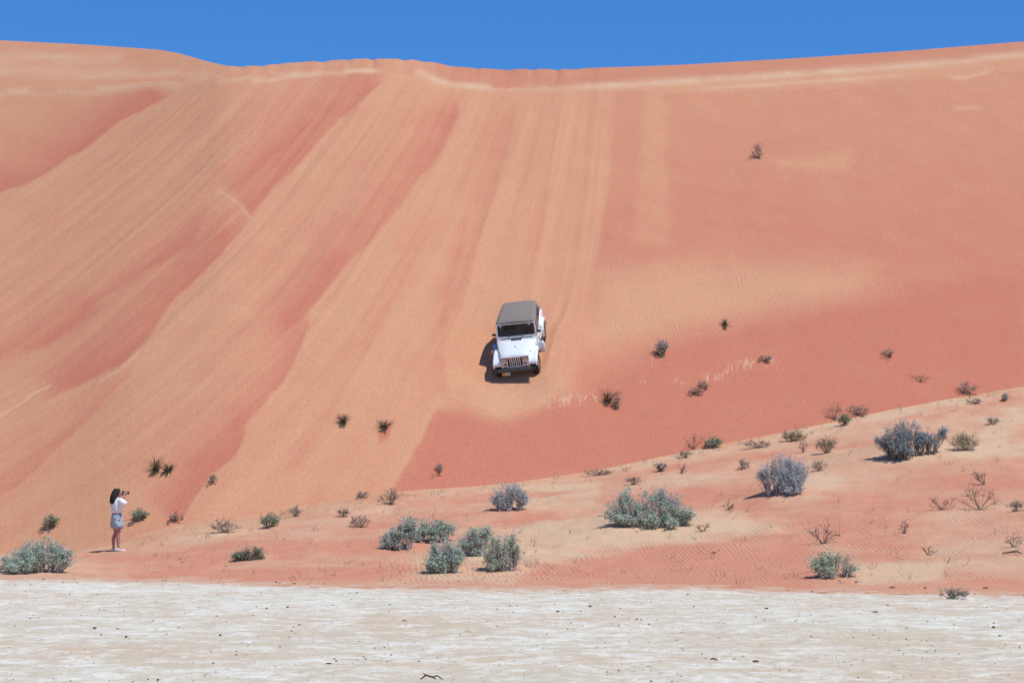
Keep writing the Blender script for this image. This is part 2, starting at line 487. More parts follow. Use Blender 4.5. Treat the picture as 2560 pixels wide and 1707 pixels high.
TUFT = [
 ('yel', 2176, 995, 2250, 1036, 'sparse yellow green plant just right of the dark blue grey shrub'),
 ('dark', 100, 1184, 134, 1212, 'small slanting green plant on the slope left of the woman'),
 ('dark', 303, 1174, 340, 1193, 'small green plant just right of the woman at the slope foot'),
 ('dry', 388, 1180, 422, 1198, 'small slanting grey plant, second to the right of the woman'),
 ('dry', 482, 1188, 552, 1224, 'wide dry grey plant with thin stems above the low dark green clump'),
 ('dark', 596, 1178, 642, 1212, 'small dark green plant with dry base at the slope foot'),
 ('dry', 662, 1164, 700, 1186, 'thin brown twigs lying at the slope foot right of the dark green plant'),
 ('dry', 800, 1182, 850, 1212, 'dry grey bush above the slanting blue green shrub'),
 ('dry', 862, 1122, 926, 1160, 'flat dry grey green bush where the red slope meets cream sand'),
 ('dry', 818, 1130, 848, 1144, 'tiny brown plant left of the flat dry bush at the slope foot'),
 ('dry', 775, 1166, 802, 1188, 'little grey plant on cream sand left of the dry grey bush'),
 ('grass', 343, 1044, 374, 1084, 'left tuft of the pair of green grass tufts on the slope above the woman'),
 ('grass', 370, 1058, 402, 1085, 'right tuft of the pair of green grass tufts on the slope above the woman'),
 ('grass', 775, 944, 803, 974, 'grass tuft with dark base, left of two below the track on the slope'),
 ('grass', 868, 958, 897, 986, 'grass tuft with dark base, right of two below the track on the slope'),
 ('dry', 1000, 1066, 1017, 1088, 'tiny dark plant alone on the red slope right of the tracks'),
 ('dry', 482, 1090, 499, 1108, 'tiny grey plant on pale sand up the slope from the dark green plant'),
 ('grass', 1384, 888, 1408, 926, 'brownish grass tuft, upper left of a touching pair right of the vehicle'),
 ('dry', 1404, 902, 1428, 940, 'brown grey tuft, lower right of a touching pair right of the vehicle'),
 ('round', 1503, 784, 1538, 820, 'round grey bush alone on the slope right of the vehicle'),
 ('dry', 1727, 330, 1758, 366, 'dark grey bush alone high up on the red slope'),
 ('dry', 1604, 873, 1628, 894, 'small dark upright plant at the left end of the pale slump marks'),
 ('dry', 1577, 890, 1620, 908, 'flat dry plant just below left of the pale slump marks'),
 ('grass', 1659, 730, 1673, 750, 'single thin yellow grass tuft at the edge of the rippled patch'),
 ('dry', 2022, 803, 2055, 820, 'small dark plant alone on the red slope far right'),
 ('dry', 1737, 817, 1776, 832, 'faint grey sprigs at the right end of the pale slump marks'),
 ('twig', 1893, 922, 1944, 966, 'bare dark branches slanting down on the red slope right side'),
 ('dark', 1926, 950, 1956, 978, 'small green brown plant at the lower end of the bare branches'),
 ('dry', 1944, 928, 2002, 956, 'flat dark dry plant right of the bare branches on red sand'),
 ('twig', 1568, 994, 1616, 1034, 'open dry brown bush low on the red slope'),
 ('dark', 1616, 1005, 1662, 1030, 'flat dark green plant right of the open brown bush'),
 ('dry', 1703, 1010, 1770, 1030, 'low dry plant strip on the cream line at the slope foot'),
 ('yel', 1795, 986, 1852, 1014, 'spreading yellow green plant at the slope foot above the silvery shrub'),
 ('twig', 1828, 1010, 1862, 1040, 'thin bare twigs right above the silvery shrub'),
 ('yel', 1876, 1000, 1922, 1042, 'thin upright yellow green stems between silvery and dark blue shrubs'),
 ('round', 1503, 1066, 1534, 1084, 'small round grey bush on the cream ridge above the widest shrub'),
 ('twig', 1550, 1064, 1580, 1088, 'small forked plant on the cream ridge right of the round grey bush'),
 ('dry', 1688, 1056, 1726, 1078, 'dry grey plant on the cream ridge left of the silvery shrub'),
 ('dry', 1862, 1060, 1902, 1082, 'dry brown plant touching the right side of the silvery shrub'),
 ('dry', 2194, 876, 2254, 906, 'loose dark plant on red sand above the dark blue grey shrub'),
 ('twig', 2084, 862, 2142, 878, 'faint low twigs on the red slope, left of the loose dark plant'),
 ('dry', 2216, 917, 2262, 929, 'flat dark strip of dry plant on the upper end of the cream ridge'),
 ('round', 2299, 907, 2316, 922, 'tiny round plant at the far right top of the cream ridge'),
 ('twig', 2230, 1078, 2292, 1114, 'bare branching plant on open sand right, below the yellow green plant'),
 ('twig', 2130, 1136, 2200, 1172, 'left of two bare grey bushes on the right foreground ridge'),
 ('twig', 2196, 1118, 2304, 1172, 'right, larger of two bare grey bushes on the right foreground ridge'),
 ('dry', 2308, 1150, 2352, 1176, 'grey dry bush cut by the right edge of the picture'),
 ('twig', 2308, 1222, 2350, 1258, 'dark bare twigs near the right edge above the fallen branch'),
 ('twig', 1850, 1196, 1932, 1250, 'long slanting dead twigs above the small arching green shrub'),
 ('twig', 2062, 1196, 2092, 1226, 'little dead sprig with one upright stem, middle of right foreground'),
 ('twig', 2116, 1250, 2150, 1276, 'little dry sprig above the right end of the cream foreground patch'),
 ('twig', 1598, 1196, 1632, 1222, 'brown sprig right below the widest shrub'),
 ('twig', 1655, 1148, 1684, 1172, 'tiny curved twig pair right of the widest shrub'),
 ('dry', 2148, 1350, 2228, 1376, 'pale grey dry bush lying on the white flat at right'),
 ('dry', 1330, 1079, 1412, 1093, 'flat grey green growth along the cream ridge below the vehicle track'),
 ('dry', 1436, 1094, 1476, 1114, 'small dry sprigs above the left part of the widest shrub'),
 ('dry', 1556, 1034, 1592, 1052, 'small brown plant at red slope foot below the open brown bush'),
 ('dry', 2262, 960, 2300, 975, 'faint grey sprigs on open sand right of the yellow green plant'),
]

# ------------------------------------------------------------------ sand heaps that collect round the shrubs
base_hits = []
for k_, x0, y0, x1, y1, lb in BUSH:
    p = hit((x0 + x1) / 2 * K, (y1 - 6) * K)
    wd = (x1 - x0) * K / FPX * p.y
    base_hits.append((p, wd))
for p, wd in base_hits:
    r2 = ((X - p.x) / (wd * 0.75)) ** 2 + ((D - p.y - 0.2) / (wd * 0.75)) ** 2
    Z = Z + 0.15 * wd * np.exp(-r2) * (apron_m > 0.5)
Z = Z + apron_m * (fbm(X * 1.6, D * 1.1, 3, 21) - 0.5) * 0.09 * np.clip(qq * 6, 0, 1)
# the car's wheels have pressed and ploughed the sand level with its underside
fp = hit(1298, 928)
back = Vector((0.100, math.cos(R(33.5)), math.sin(R(33.5))))
right = Vector((1, 0, 0.085)); right.y = -(back.x + right.z * back.z) / back.y
right.normalize(); back = (back - right * back.dot(right)).normalized()
nrm = right.cross(back)
qx = X - fp.x; qy = D - fp.y
pl = fp.z - (nrm.x * qx + nrm.y * qy) / nrm.z
al_ = qx * right.x + qy * right.y; be_ = (qy * back.y + (pl - fp.z) * back.z)
wgt_ = np.exp(-(np.abs(al_) / 1.9) ** 4) * np.exp(-(np.abs(be_ - 1.2) / 2.9) ** 4)
Z = Z * (1 - wgt_) + (pl + (fbm(X * 2.2, D * 2.2, 3, 77) - .5) * .08) * wgt_
# wheel ruts behind and beneath, and a lip of pushed sand
for wx in (-.68, .68):
    rut = np.exp(-((al_ - wx) / .16) ** 2) * sstep(-.45, -.2, be_) * (1 - sstep(3, 9, be_))
    Z = Z - rut * .04 * (Z > 2) + np.exp(-((np.abs(al_ - wx) - .26) / .09) ** 2) * sstep(-.4, 0, be_) * (1 - sstep(3, 9, be_)) * .025 * (Z > 2)
Vp = proj_v((Z - CAMZ) / D); Vd = Vp / K

# ------------------------------------------------------------------ sand colours: churned, undisturbed, coarse cream
Wu = Ud + (fbm(S / 70, Vd / 260, 2, 31) - 0.5) * 11 + (fbm(Ud / 14, Vd / 14, 2, 35) - 0.5) * 5 * (1 + 3 * (S > 1420))
Wv = Vd + (fbm(Ud / 70, Vd / 70, 3, 33) - 0.5) * 16
def poly(pts, soft):
    px = [p[0] for p in pts]; py = [p[1] for p in pts]
    out = np.zeros_like(Wu)
    sel = (Wu > min(px) - soft) & (Wu < max(px) + soft) & (Wv > min(py) - soft) & (Wv < max(py) + soft)
    x = Wu[sel]; y = Wv[sel]
    d2 = np.full(x.shape, 1e9); ins = np.zeros(x.shape, bool)
    n = len(pts)
    for i in range(n):
        ax, ay = pts[i]; bx, by = pts[(i + 1) % n]
        ex, ey = bx - ax, by - ay
        t = np.clip(((x - ax) * ex + (y - ay) * ey) / (ex * ex + ey * ey + 1e-9), 0, 1)
        d2 = np.minimum(d2, (x - ax - t * ex) ** 2 + (y - ay - t * ey) ** 2)
        cond = (ay > y) != (by > y)
        ins ^= cond & (x < ex * (y - ay) / (ey if ey else 1e-9) + ax)
    sd = np.sqrt(d2) * np.where(ins, 1, -1)
    out[sel] = sstep(-soft, soft, sd)
    return out
def line(pts, wdt):
    out = np.full(Wu.shape, 1e9)
    for (ax, ay), (bx, by) in zip(pts, pts[1:]):
        ex, ey = bx - ax, by - ay
        t = np.clip(((Wu - ax) * ex + (Wv - ay) * ey) / (ex * ex + ey * ey), 0, 1)
        out = np.minimum(out, (Wu - ax - t * ex) ** 2 + (Wv - ay - t * ey) ** 2)
    return np.exp(-out / (wdt * wdt))

def band(pts, wl, amt, soft=5, f0=.12, f1=.18):
    """undisturbed red sand: sharp on the lower right of the line, fading away to its upper left"""
    px = [p[0] for p in pts]; py = [p[1] for p in pts]
    m_ = 4 * wl
    sel = (Wu > min(px) - m_) & (Wu < max(px) + m_) & (Wv > min(py) - m_) & (Wv < max(py) + m_)
    x = Wu[sel]; y = Wv[sel]
    best = np.full(x.shape, 1e9); sg = np.zeros(x.shape); tt = np.zeros(x.shape)
    ln = [math.hypot(q[0] - p[0], q[1] - p[1]) for p, q in zip(pts, pts[1:])]
    cum = np.concatenate([[0], np.cumsum(ln)]) / sum(ln)
    for i, ((ax, ay), (bx, by)) in enumerate(zip(pts, pts[1:])):
        ex, ey = bx - ax, by - ay
        t = np.clip(((x - ax) * ex + (y - ay) * ey) / (ex * ex + ey * ey), 0, 1)
        d = np.hypot(x - ax - t * ex, y - ay - t * ey)
        up = d < best
        best = np.where(up, d, best); sg = np.where(up, np.sign(ex * (y - ay) - ey * (x - ax)), sg)
        tt = np.where(up, cum[i] + t * (cum[i + 1] - cum[i]), tt)
    d = best * sg
    v_ = np.where(d > 0, np.exp(-(d / wl) ** 1.3), 1) * sstep(-soft, soft, d)
    v_ = v_ * sstep(0, f0, tt) * (1 - sstep(1 - f1, 1, tt))
    out = np.zeros_like(Wu); out[sel] = v_
    return out * amt
pale = 0.90 + 0.0 * S
for bd in [
    ([(400, 208), (372, 225), (300, 265), (180, 345), (90, 402), (-90, 490)], 80, 0.78, 4, .1, .05),
    ([(470, 225), (430, 250), (330, 332), (140, 487), (40, 575)], 9, 0.34, 4),
    ([(900, 175), (850, 212), (750, 305), (690, 365), (600, 462), (560, 515), (530, 555)], 118, 0.70, 5),
    ([(575, 495), (550, 532), (450, 635), (380, 712), (330, 780), (285, 828), (170, 890), (60, 930)], 95, 0.78, 5),
    ([(560, 470), (470, 545), (330, 620), (220, 690), (130, 740)], 24, 0.42, 7),
    ([(1046, 190), (1052, 270), (990, 380), (900, 492), (810, 600), (700, 724), (620, 800)], 84, 0.64, 7),
    ([(810, 570), (760, 650), (700, 728), (655, 772)], 48, 0.30, 5),
    ([(720, 720), (690, 795), (645, 880), (582, 955), (520, 1010)], 72, 0.64, 5),
    ([(585, 940), (540, 1046), (482, 1092), (425, 1184), (400, 1215)], 85, 0.85, 4, .25, .1),
    ([(1195, 225), (1145, 400), (1095, 580), (1062, 700), (1000, 820)], 40, 0.44, 5),
    ([(1300, 215), (1262, 420), (1235, 600), (1215, 680)], 22, 0.28, 6),
    ([(1020, 480), (930, 640), (830, 830), (700, 1040), (640, 1130)], 30, 0.22, 6),
    ([(330, 830), (185, 980), (60, 1100), (-120, 1230)], 40, 0.45, 6),
    ([(250, 700), (110, 790), (-40, 850), (-160, 900)], 70, 0.50, 10),
    ([(760, 250), (560, 420), (430, 520), (300, 610), (180, 700)], 14, 0.26, 6),
]:
    pale = pale - band(*bd) * 1.12
pale = pale - band([(1085, 480), (1062, 580), (1030, 700), (1012, 820), (1030, 900), (1085, 950)], 30, 0.32, 9)
pale = pale - poly([(905, 960), (890, 1010), (870, 1020), (866, 990)], 5) * .75
pale = pale + 0.35 * poly([(500, 425), (540, 440), (566, 500), (520, 520), (440, 560), (470, 490)], 9)
RP = [(1412, 205), (1400, 400), (1382, 540), (1362, 650), (1342, 780), (1332, 845), (1302, 893), (1232, 935), (1172, 962), (1110, 952),
              (1060, 932), (1000, 942), (975, 985), (940, 1052), (900, 1122), (900, 1300), (3400, 1300), (3400, 100), (2352, 165), (1900, 205), (1600, 215)]
soft_w = sstep(985, 1030, Ud) * (1 - sstep(1350, 1420, Ud)) * (1 - sstep(975, 1000, Vd))
red_r = poly(RP, 6) * (1 - soft_w) + poly(RP, 26) * soft_w
pale = pale * (1 - red_r) + red_r * 0.26
rr = red_r
pale = pale + rr * 0.36 * (1 - sstep(180, 620, Vd))
pale = pale + rr * 0.32 * poly([(1490, 200), (1530, 200), (1545, 560), (1455, 570), (1475, 400)], 16)
pale = pale + rr * 0.80 * poly([(1372, 640), (1600, 600), (2000, 630), (1960, 670), (1660, 735), (1500, 780), (1345, 800)], 62)
pale = pale + rr * 0.10 * poly([(1350, 780), (1520, 790), (1520, 860), (1320, 900)], 30)
pale = pale + rr * 0.45 * poly([(1790, 370), (1960, 350), (1960, 385), (1800, 388)], 18)
pale = pale - rr * 0.30 * poly([(1500, 800), (1700, 745), (2000, 690), (2352, 640), (2352, 930), (2000, 960), (1500, 1060), (920, 1140), (1000, 960), (1250, 950)], 45)
# the upper strip between brink and crest
crest_band = (np.arange(NR) >= na + nf)[:, None] * np.ones((1, NC))
cream = np.zeros_like(S)
vb = V_BRINK(U) / K
left_part = 1 - sstep(430, 520, Ud); right_part = sstep(1180, 1400, Ud)
pale = np.where(crest_band > 0.5, np.where(Ud > 1000, 0.45, 0.8), pale)
cream += (0.30 + 0.38 * right_part) * np.exp(-(((Vd - vb - 2) / (6 + 3 * right_part)) ** 2)) * np.maximum(0.75 * right_part, sstep(0.38, 0.62, fbm(Ud / 55, Vd / 30, 3, 41))) * 1.15
cream += 0.55 * np.exp(-(((Vd - vb - 22 - 0.004 * (Ud - 1700)) / 5) ** 2)) * sstep(1560, 1700, Ud) * (1 - sstep(2000, 2120, Ud))
cream += (0.38 * line([(-60, 130), (120, 136), (260, 134)], 13) + 0.34 * line([(-60, 160), (200, 170), (420, 176), (480, 168)], 16) * left_part + 0.3 * line([(-60, 215), (200, 212), (400, 196)], 9)) * (0.4 + 1.2 * fbm(Ud / 60, Vd / 14, 3, 43))
cream += 0.5 * line([(500, 185), (620, 178), (720, 168), (860, 166)], 6) + 0.5 * line([(960, 168), (1040, 190), (1120, 202)], 9)
cream -= 0.5 * line([(0, 192), (250, 190), (420, 178)], 4)
# thin cream lines low on the left slope, and the small slump marks
cream += 0.75 * line([(-40, 985), (30, 935), (70, 905), (112, 884)], 2.5) + 0.6 * line([(225, 878), (270, 850), (318, 806)], 2.2)
cream += 0.4 * line([(500, 440), (545, 470), (566, 500)], 3) + 0.35 * line([(515, 370), (560, 330), (600, 290)], 2.5)
zig = np.abs(fbm(Ud / 9, Vd / 40, 3, 51) - 0.5)
slump = line([(1632, 868), (1680, 850), (1715, 838), (1770, 830)], 11) + line([(1245, 925), (1300, 918), (1372, 915)], 11) * 1.0 \
    + line([(1000, 920), (1035, 912)], 12) * 0.8 + line([(1455, 885), (1480, 880)], 5) * 0.8 + line([(1550, 872), (1575, 885)], 5) * 0.7 \
    + line([(1500, 825), (1505, 850)], 6) * 0.5
cream += slump * sstep(0.0, 0.09, 0.10 - zig) * 0.75
pale += np.exp(-((Ud - 1185) / 130) ** 2 - ((Vd - 905) / 45) ** 2) * 0.35
cream += np.exp(-((Ud - 1195) / 120) ** 2 - ((Vd - 915) / 40) ** 2) * 0.16 * (1 - rr)
# pale spots on the upper right
cream += 0.45 * line([(2200, 176), (2275, 172)], 4) + 0.3 * line([(2200, 250), (2260, 247)], 6) + 0.3 * line([(2270, 155), (2300, 180)], 3)
# apron
ap = apron_m
toe_d = (Vd - V_TOE(U) / K)
cap = 0.37 + (fbm(X * 0.22 + 3, D * 0.30, 4, 61) - 0.5) * 1.4 + (fbm(X * 0.9 + D * .3, D * 0.8, 4, 62, .6) - 0.5) * 0.75
cap += 0.5 * np.exp(-((toe_d - 9) / 10) ** 2) * sstep(880, 1050, Ud) * (0.35 + 1.1 * fbm(Ud / 45, Vd / 20, 3, 64))
for pts, soft, amt in [([(1300, 1180), (1700, 1170), (1720, 1210), (1500, 1250), (1250, 1300), (950, 1320), (960, 1290), (1150, 1240)], 22, 0.6),
                       ([(1150, 1120), (1380, 1105), (1380, 1160), (1190, 1175)], 14, 0.45),
                       ([(1760, 1120), (1900, 1080), (1950, 1100), (1850, 1160), (1760, 1160)], 16, 0.5),
                       ([(1965, 1298), (2150, 1292), (2160, 1330), (1960, 1345)], 9, 0.7),
                       ([(2000, 1050), (2220, 1020), (2352, 920), (2352, 980), (2250, 1060)], 18, 0.4),
                       ([(2100, 1190), (2250, 1160), (2400, 1165), (2400, 1190), (2200, 1205)], 10, 0.4),
                       ([(330, 1210), (700, 1190), (900, 1160), (900, 1190), (640, 1235), (420, 1250)], 14, 0.35),
                       ([(-200, 1290), (120, 1295), (300, 1310), (300, 1335), (-200, 1335)], 12, 0.3)]:
    cap += poly(pts, soft) * amt
for pts, soft, amt in [([(1180, 1330), (1250, 1300), (1500, 1255), (1850, 1240), (1860, 1350), (1180, 1350)], 14, 0.45),
                       ([(1990, 1285), (1900, 1240), (1700, 1235), (1900, 1180), (2120, 1240), (2140, 1280)], 20, 0.35),
                       ([(180, 1262), (420, 1250), (700, 1235), (900, 1220), (950, 1290), (600, 1325), (250, 1310)], 16, 0.25),
                       ([(400, 1300), (900, 1325), (1180, 1345), (1180, 1360), (300, 1340)], 8, 0.3),
                       ([(930, 1215), (1300, 1180), (1300, 1200), (1000, 1245)], 12, 0.25)]:
    cap -= poly(pts, soft) * amt
cap = np.clip(cap, 0, 1)
# where the tracks run out over the foot of the slope, the apron keeps the colour of the slope
run = sstep(0, 1, np.clip(toe_d / 40, 0, 1))
apron_a = ap * np.where(Ud < 880, run, sstep(-1, 12, toe_d + (fbm(Ud / 16, Vd / 8, 4, 63, .6) - .5) * 22))
cream = np.where(ap > 0.5, cap, cream)
pale = np.where(ap > 0.5, np.where(Ud < 880, np.clip(pale + 0.1, 0, 1), 0.95), pale)
ripple = poly([(1372, 600), (1600, 580), (2080, 615), (2040, 690), (1660, 760), (1500, 800), (1345, 810)], 40) * rr * 0.9
ripple = ripple + ap * (poly([(900, 1300), (1250, 1290), (1500, 1240), (1850, 1180), (2400, 1150), (2400, 1345), (900, 1345)], 25)
                        + 0.15 * poly([(0, 1260), (900, 1220), (1300, 1220), (1300, 1345), (0, 1345)], 20))
churn = trk * face_m * (1 - rr) + 0.12
verts = np.stack([X, D, Z], -1).reshape(-1, 3)
I = np.arange(NR * NC).reshape(NR, NC)
quads = np.stack([I[:-1, :-1], I[:-1, 1:], I[1:, 1:], I[1:, :-1]], -1).reshape(-1, 4)
me = np_mesh('sand_dune', verts, quads, smooth=True)
ca = me.attributes.new('sand', 'FLOAT_COLOR', 'POINT')
ca.data.foreach_set('color', np.stack([np.clip(pale, 0, 1), np.clip(cream, 0, 1), np.clip(ripple, 0, 1), np.clip(apron_a, 0, 1)], -1).astype(np.float32).ravel())
sa = me.attributes.new('streak', 'FLOAT_VECTOR', 'POINT')
sa.data.foreach_set('vector', np.stack([S / 100, Vd / 100, churn], -1).astype(np.float32).ravel())
dune = link('sand_dune', me, None, [M_SAND])
tag(dune, kind='structure')

# ------------------------------------------------------------------ the pale flat, out to the horizon
gu = np.concatenate([[-60000, -25000, -12000, -6000, -3000, -1200], np.arange(-300, 2861, 8), [3700, 5500, 8500, 14000, 27000, 62000]])
gy = np.concatenate([[2, 8, 14], np.linspace(18, 60, 300), [64, 70, 80, 95, 120, 160, 220, 320, 500, 900, 1800, 4000]])
GX = ((gu - 1280) / FPX)[None, :] * np.maximum(gy, 20)[:, None]; GY = gy[:, None] * np.ones((1, len(gu)))
wgt = sstep(19, 22, GY) * (1 - sstep(56, 60, GY))
GZ = wgt * ((fbm(GX * 1.5, GY * 1.1, 4, 71, 0.6) - 0.5) * 0.055 + (fbm(GX * 7, GY * 2.4, 2, 75) - 0.5) * 0.018)
GZ = np.where(GY > 60, -0.05, GZ)
I = np.arange(GX.size).reshape(GX.shape)
quads = np.stack([I[:-1, :-1], I[:-1, 1:], I[1:, 1:], I[1:, :-1]], -1).reshape(-1, 4)
gme = np_mesh('ground', np.stack([GX, GY, GZ], -1).reshape(-1, 3), quads, smooth=True)
de_g = np.interp(1280 + FPX * GX / np.maximum(GY, 20), ucol, d_e)
drift = sstep(-7.0, 0.6, GY - de_g)
gme.attributes.new('drift', 'FLOAT', 'POINT').data.foreach_set('value', drift.astype(np.float32).ravel())
ground = link('ground', gme, None, [M_FLAT])
tag(ground, kind='structure')

# ------------------------------------------------------------------ plants
def leafmat(name, c1, c2, c3):
    m, nt, b = nmat(name)
    N, L = nt.nodes, nt.links
    g = N.new('ShaderNodeNewGeometry')
    rp = N.new('ShaderNodeValToRGB')
    rp.color_ramp.elements[0].color = (*c1, 1); rp.color_ramp.elements[1].color = (*c3, 1)
    e = rp.color_ramp.elements.new(0.5); e.color = (*c2, 1)
    L.new(g.outputs['Random Per Island'], rp.inputs[0])
    L.new(rp.outputs[0], b.inputs['Base Color'])
    b.inputs['Roughness'].default_value = 0.7
    b.inputs['Specular IOR Level'].default_value = 0.25
    tr = N.new('ShaderNodeBsdfTranslucent')
    L.new(rp.outputs[0], tr.inputs[0])
    ms = N.new('ShaderNodeMixShader'); ms.inputs[0].default_value = 0.5
    L.new(b.outputs[0], ms.inputs[1]); L.new(tr.outputs[0], ms.inputs[2])
    L.new(ms.outputs[0], N['Material Output'].inputs[0])
    return m
LM = {
 'salt': leafmat('saltbush_leaf', (0.251, 0.378, 0.251), (0.527, 0.680, 0.503), (0.800, 0.800, 0.800)),
 'open': leafmat('open_shrub_leaf', (0.245, 0.366, 0.195), (0.489, 0.635, 0.391), (0.800, 0.800, 0.732)),
 'blue': leafmat('silver_leaf', (0.295, 0.359, 0.359), (0.550, 0.634, 0.655), (0.800, 0.800, 0.800)),
 'deep': leafmat('deep_leaf', (0.177, 0.238, 0.252), (0.326, 0.415, 0.429), (0.592, 0.681, 0.711)),
 'dark': leafmat('green_leaf', (0.138, 0.219, 0.124), (0.274, 0.383, 0.247), (0.547, 0.630, 0.464)),
 'yel': leafmat('yellow_leaf', (0.216, 0.230, 0.095), (0.378, 0.365, 0.176), (0.513, 0.472, 0.270)),
 'dry': leafmat('dry_leaf', (0.199, 0.176, 0.144), (0.420, 0.376, 0.310), (0.728, 0.641, 0.552)),
 'grass': leafmat('grass_blade', (0.10, 0.085, 0.05), (0.22, 0.185, 0.11), (0.36, 0.31, 0.19)),
 'round': leafmat('grey_leaf', (0.194, 0.212, 0.181), (0.457, 0.472, 0.409), (0.800, 0.800, 0.782)),
 'twig': leafmat('twig_bark', (0.163, 0.125, 0.100), (0.338, 0.275, 0.225), (0.550, 0.475, 0.413)),
}
M_STEM = simple('shrub_stem', (0.30, 0.24, 0.19), 0.9, 0.3, 8)
M_STEMP = simple('pale_stem', (0.48, 0.44, 0.40), 0.9, 0.3, 8)

def sticks(segs, rads0, rads1):
    """three-sided tapered sticks: segs (n,2,3)"""
    a = segs[:, 0]; b = segs[:, 1]
    t = b - a; t /= np.linalg.norm(t, axis=1, keepdims=True) + 1e-9
    ref = np.where(np.abs(t[:, 2:3]) > 0.8, [[1.0, 0, 0]], [[0, 0, 1.0]])
    p = np.cross(t, ref); p /= np.linalg.norm(p, axis=1, keepdims=True) + 1e-9
    q2 = np.cross(t, p)
    V = []
    for k in range(3):
        o = p * math.cos(k * 2.0944) + q2 * math.sin(k * 2.0944)
        V.append(a + o * rads0[:, None])
    for k in range(3):
        o = p * math.cos(k * 2.0944) + q2 * math.sin(k * 2.0944)
        V.append(b + o * rads1[:, None])
    V = np.stack(V, 1)
    n = len(a)
    base = (np.arange(n) * 6)[:, None, None]
    F = base + np.array([[0, 1, 4, 3], [1, 2, 5, 4], [2, 0, 3, 5]])[None]
    return V.reshape(-1, 3), F.reshape(-1, 4)

def leaves(P, size, up=0.5):
    n = len(P)
    d = RNG.normal(size=(n, 3)) * np.array([1, 1, .55]); d[:, 2] += up * .5; d /= np.linalg.norm(d, axis=1, keepdims=True)
    s = np.cross(d, RNG.normal(size=(n, 3)) * .55 + np.array([.25, -.35, .9])); s /= np.linalg.norm(s, axis=1, keepdims=True)
    ln = size * RNG.uniform(0.6, 1.4, n)[:, None]
    wd = ln * 0.2
    V = np.stack([P, P + d * ln * 0.5 + s * wd, P + d * ln, P + d * ln * 0.5 - s * wd], 1)
    F = np.arange(n * 4).reshape(n, 4)
    return V.reshape(-1, 3), F

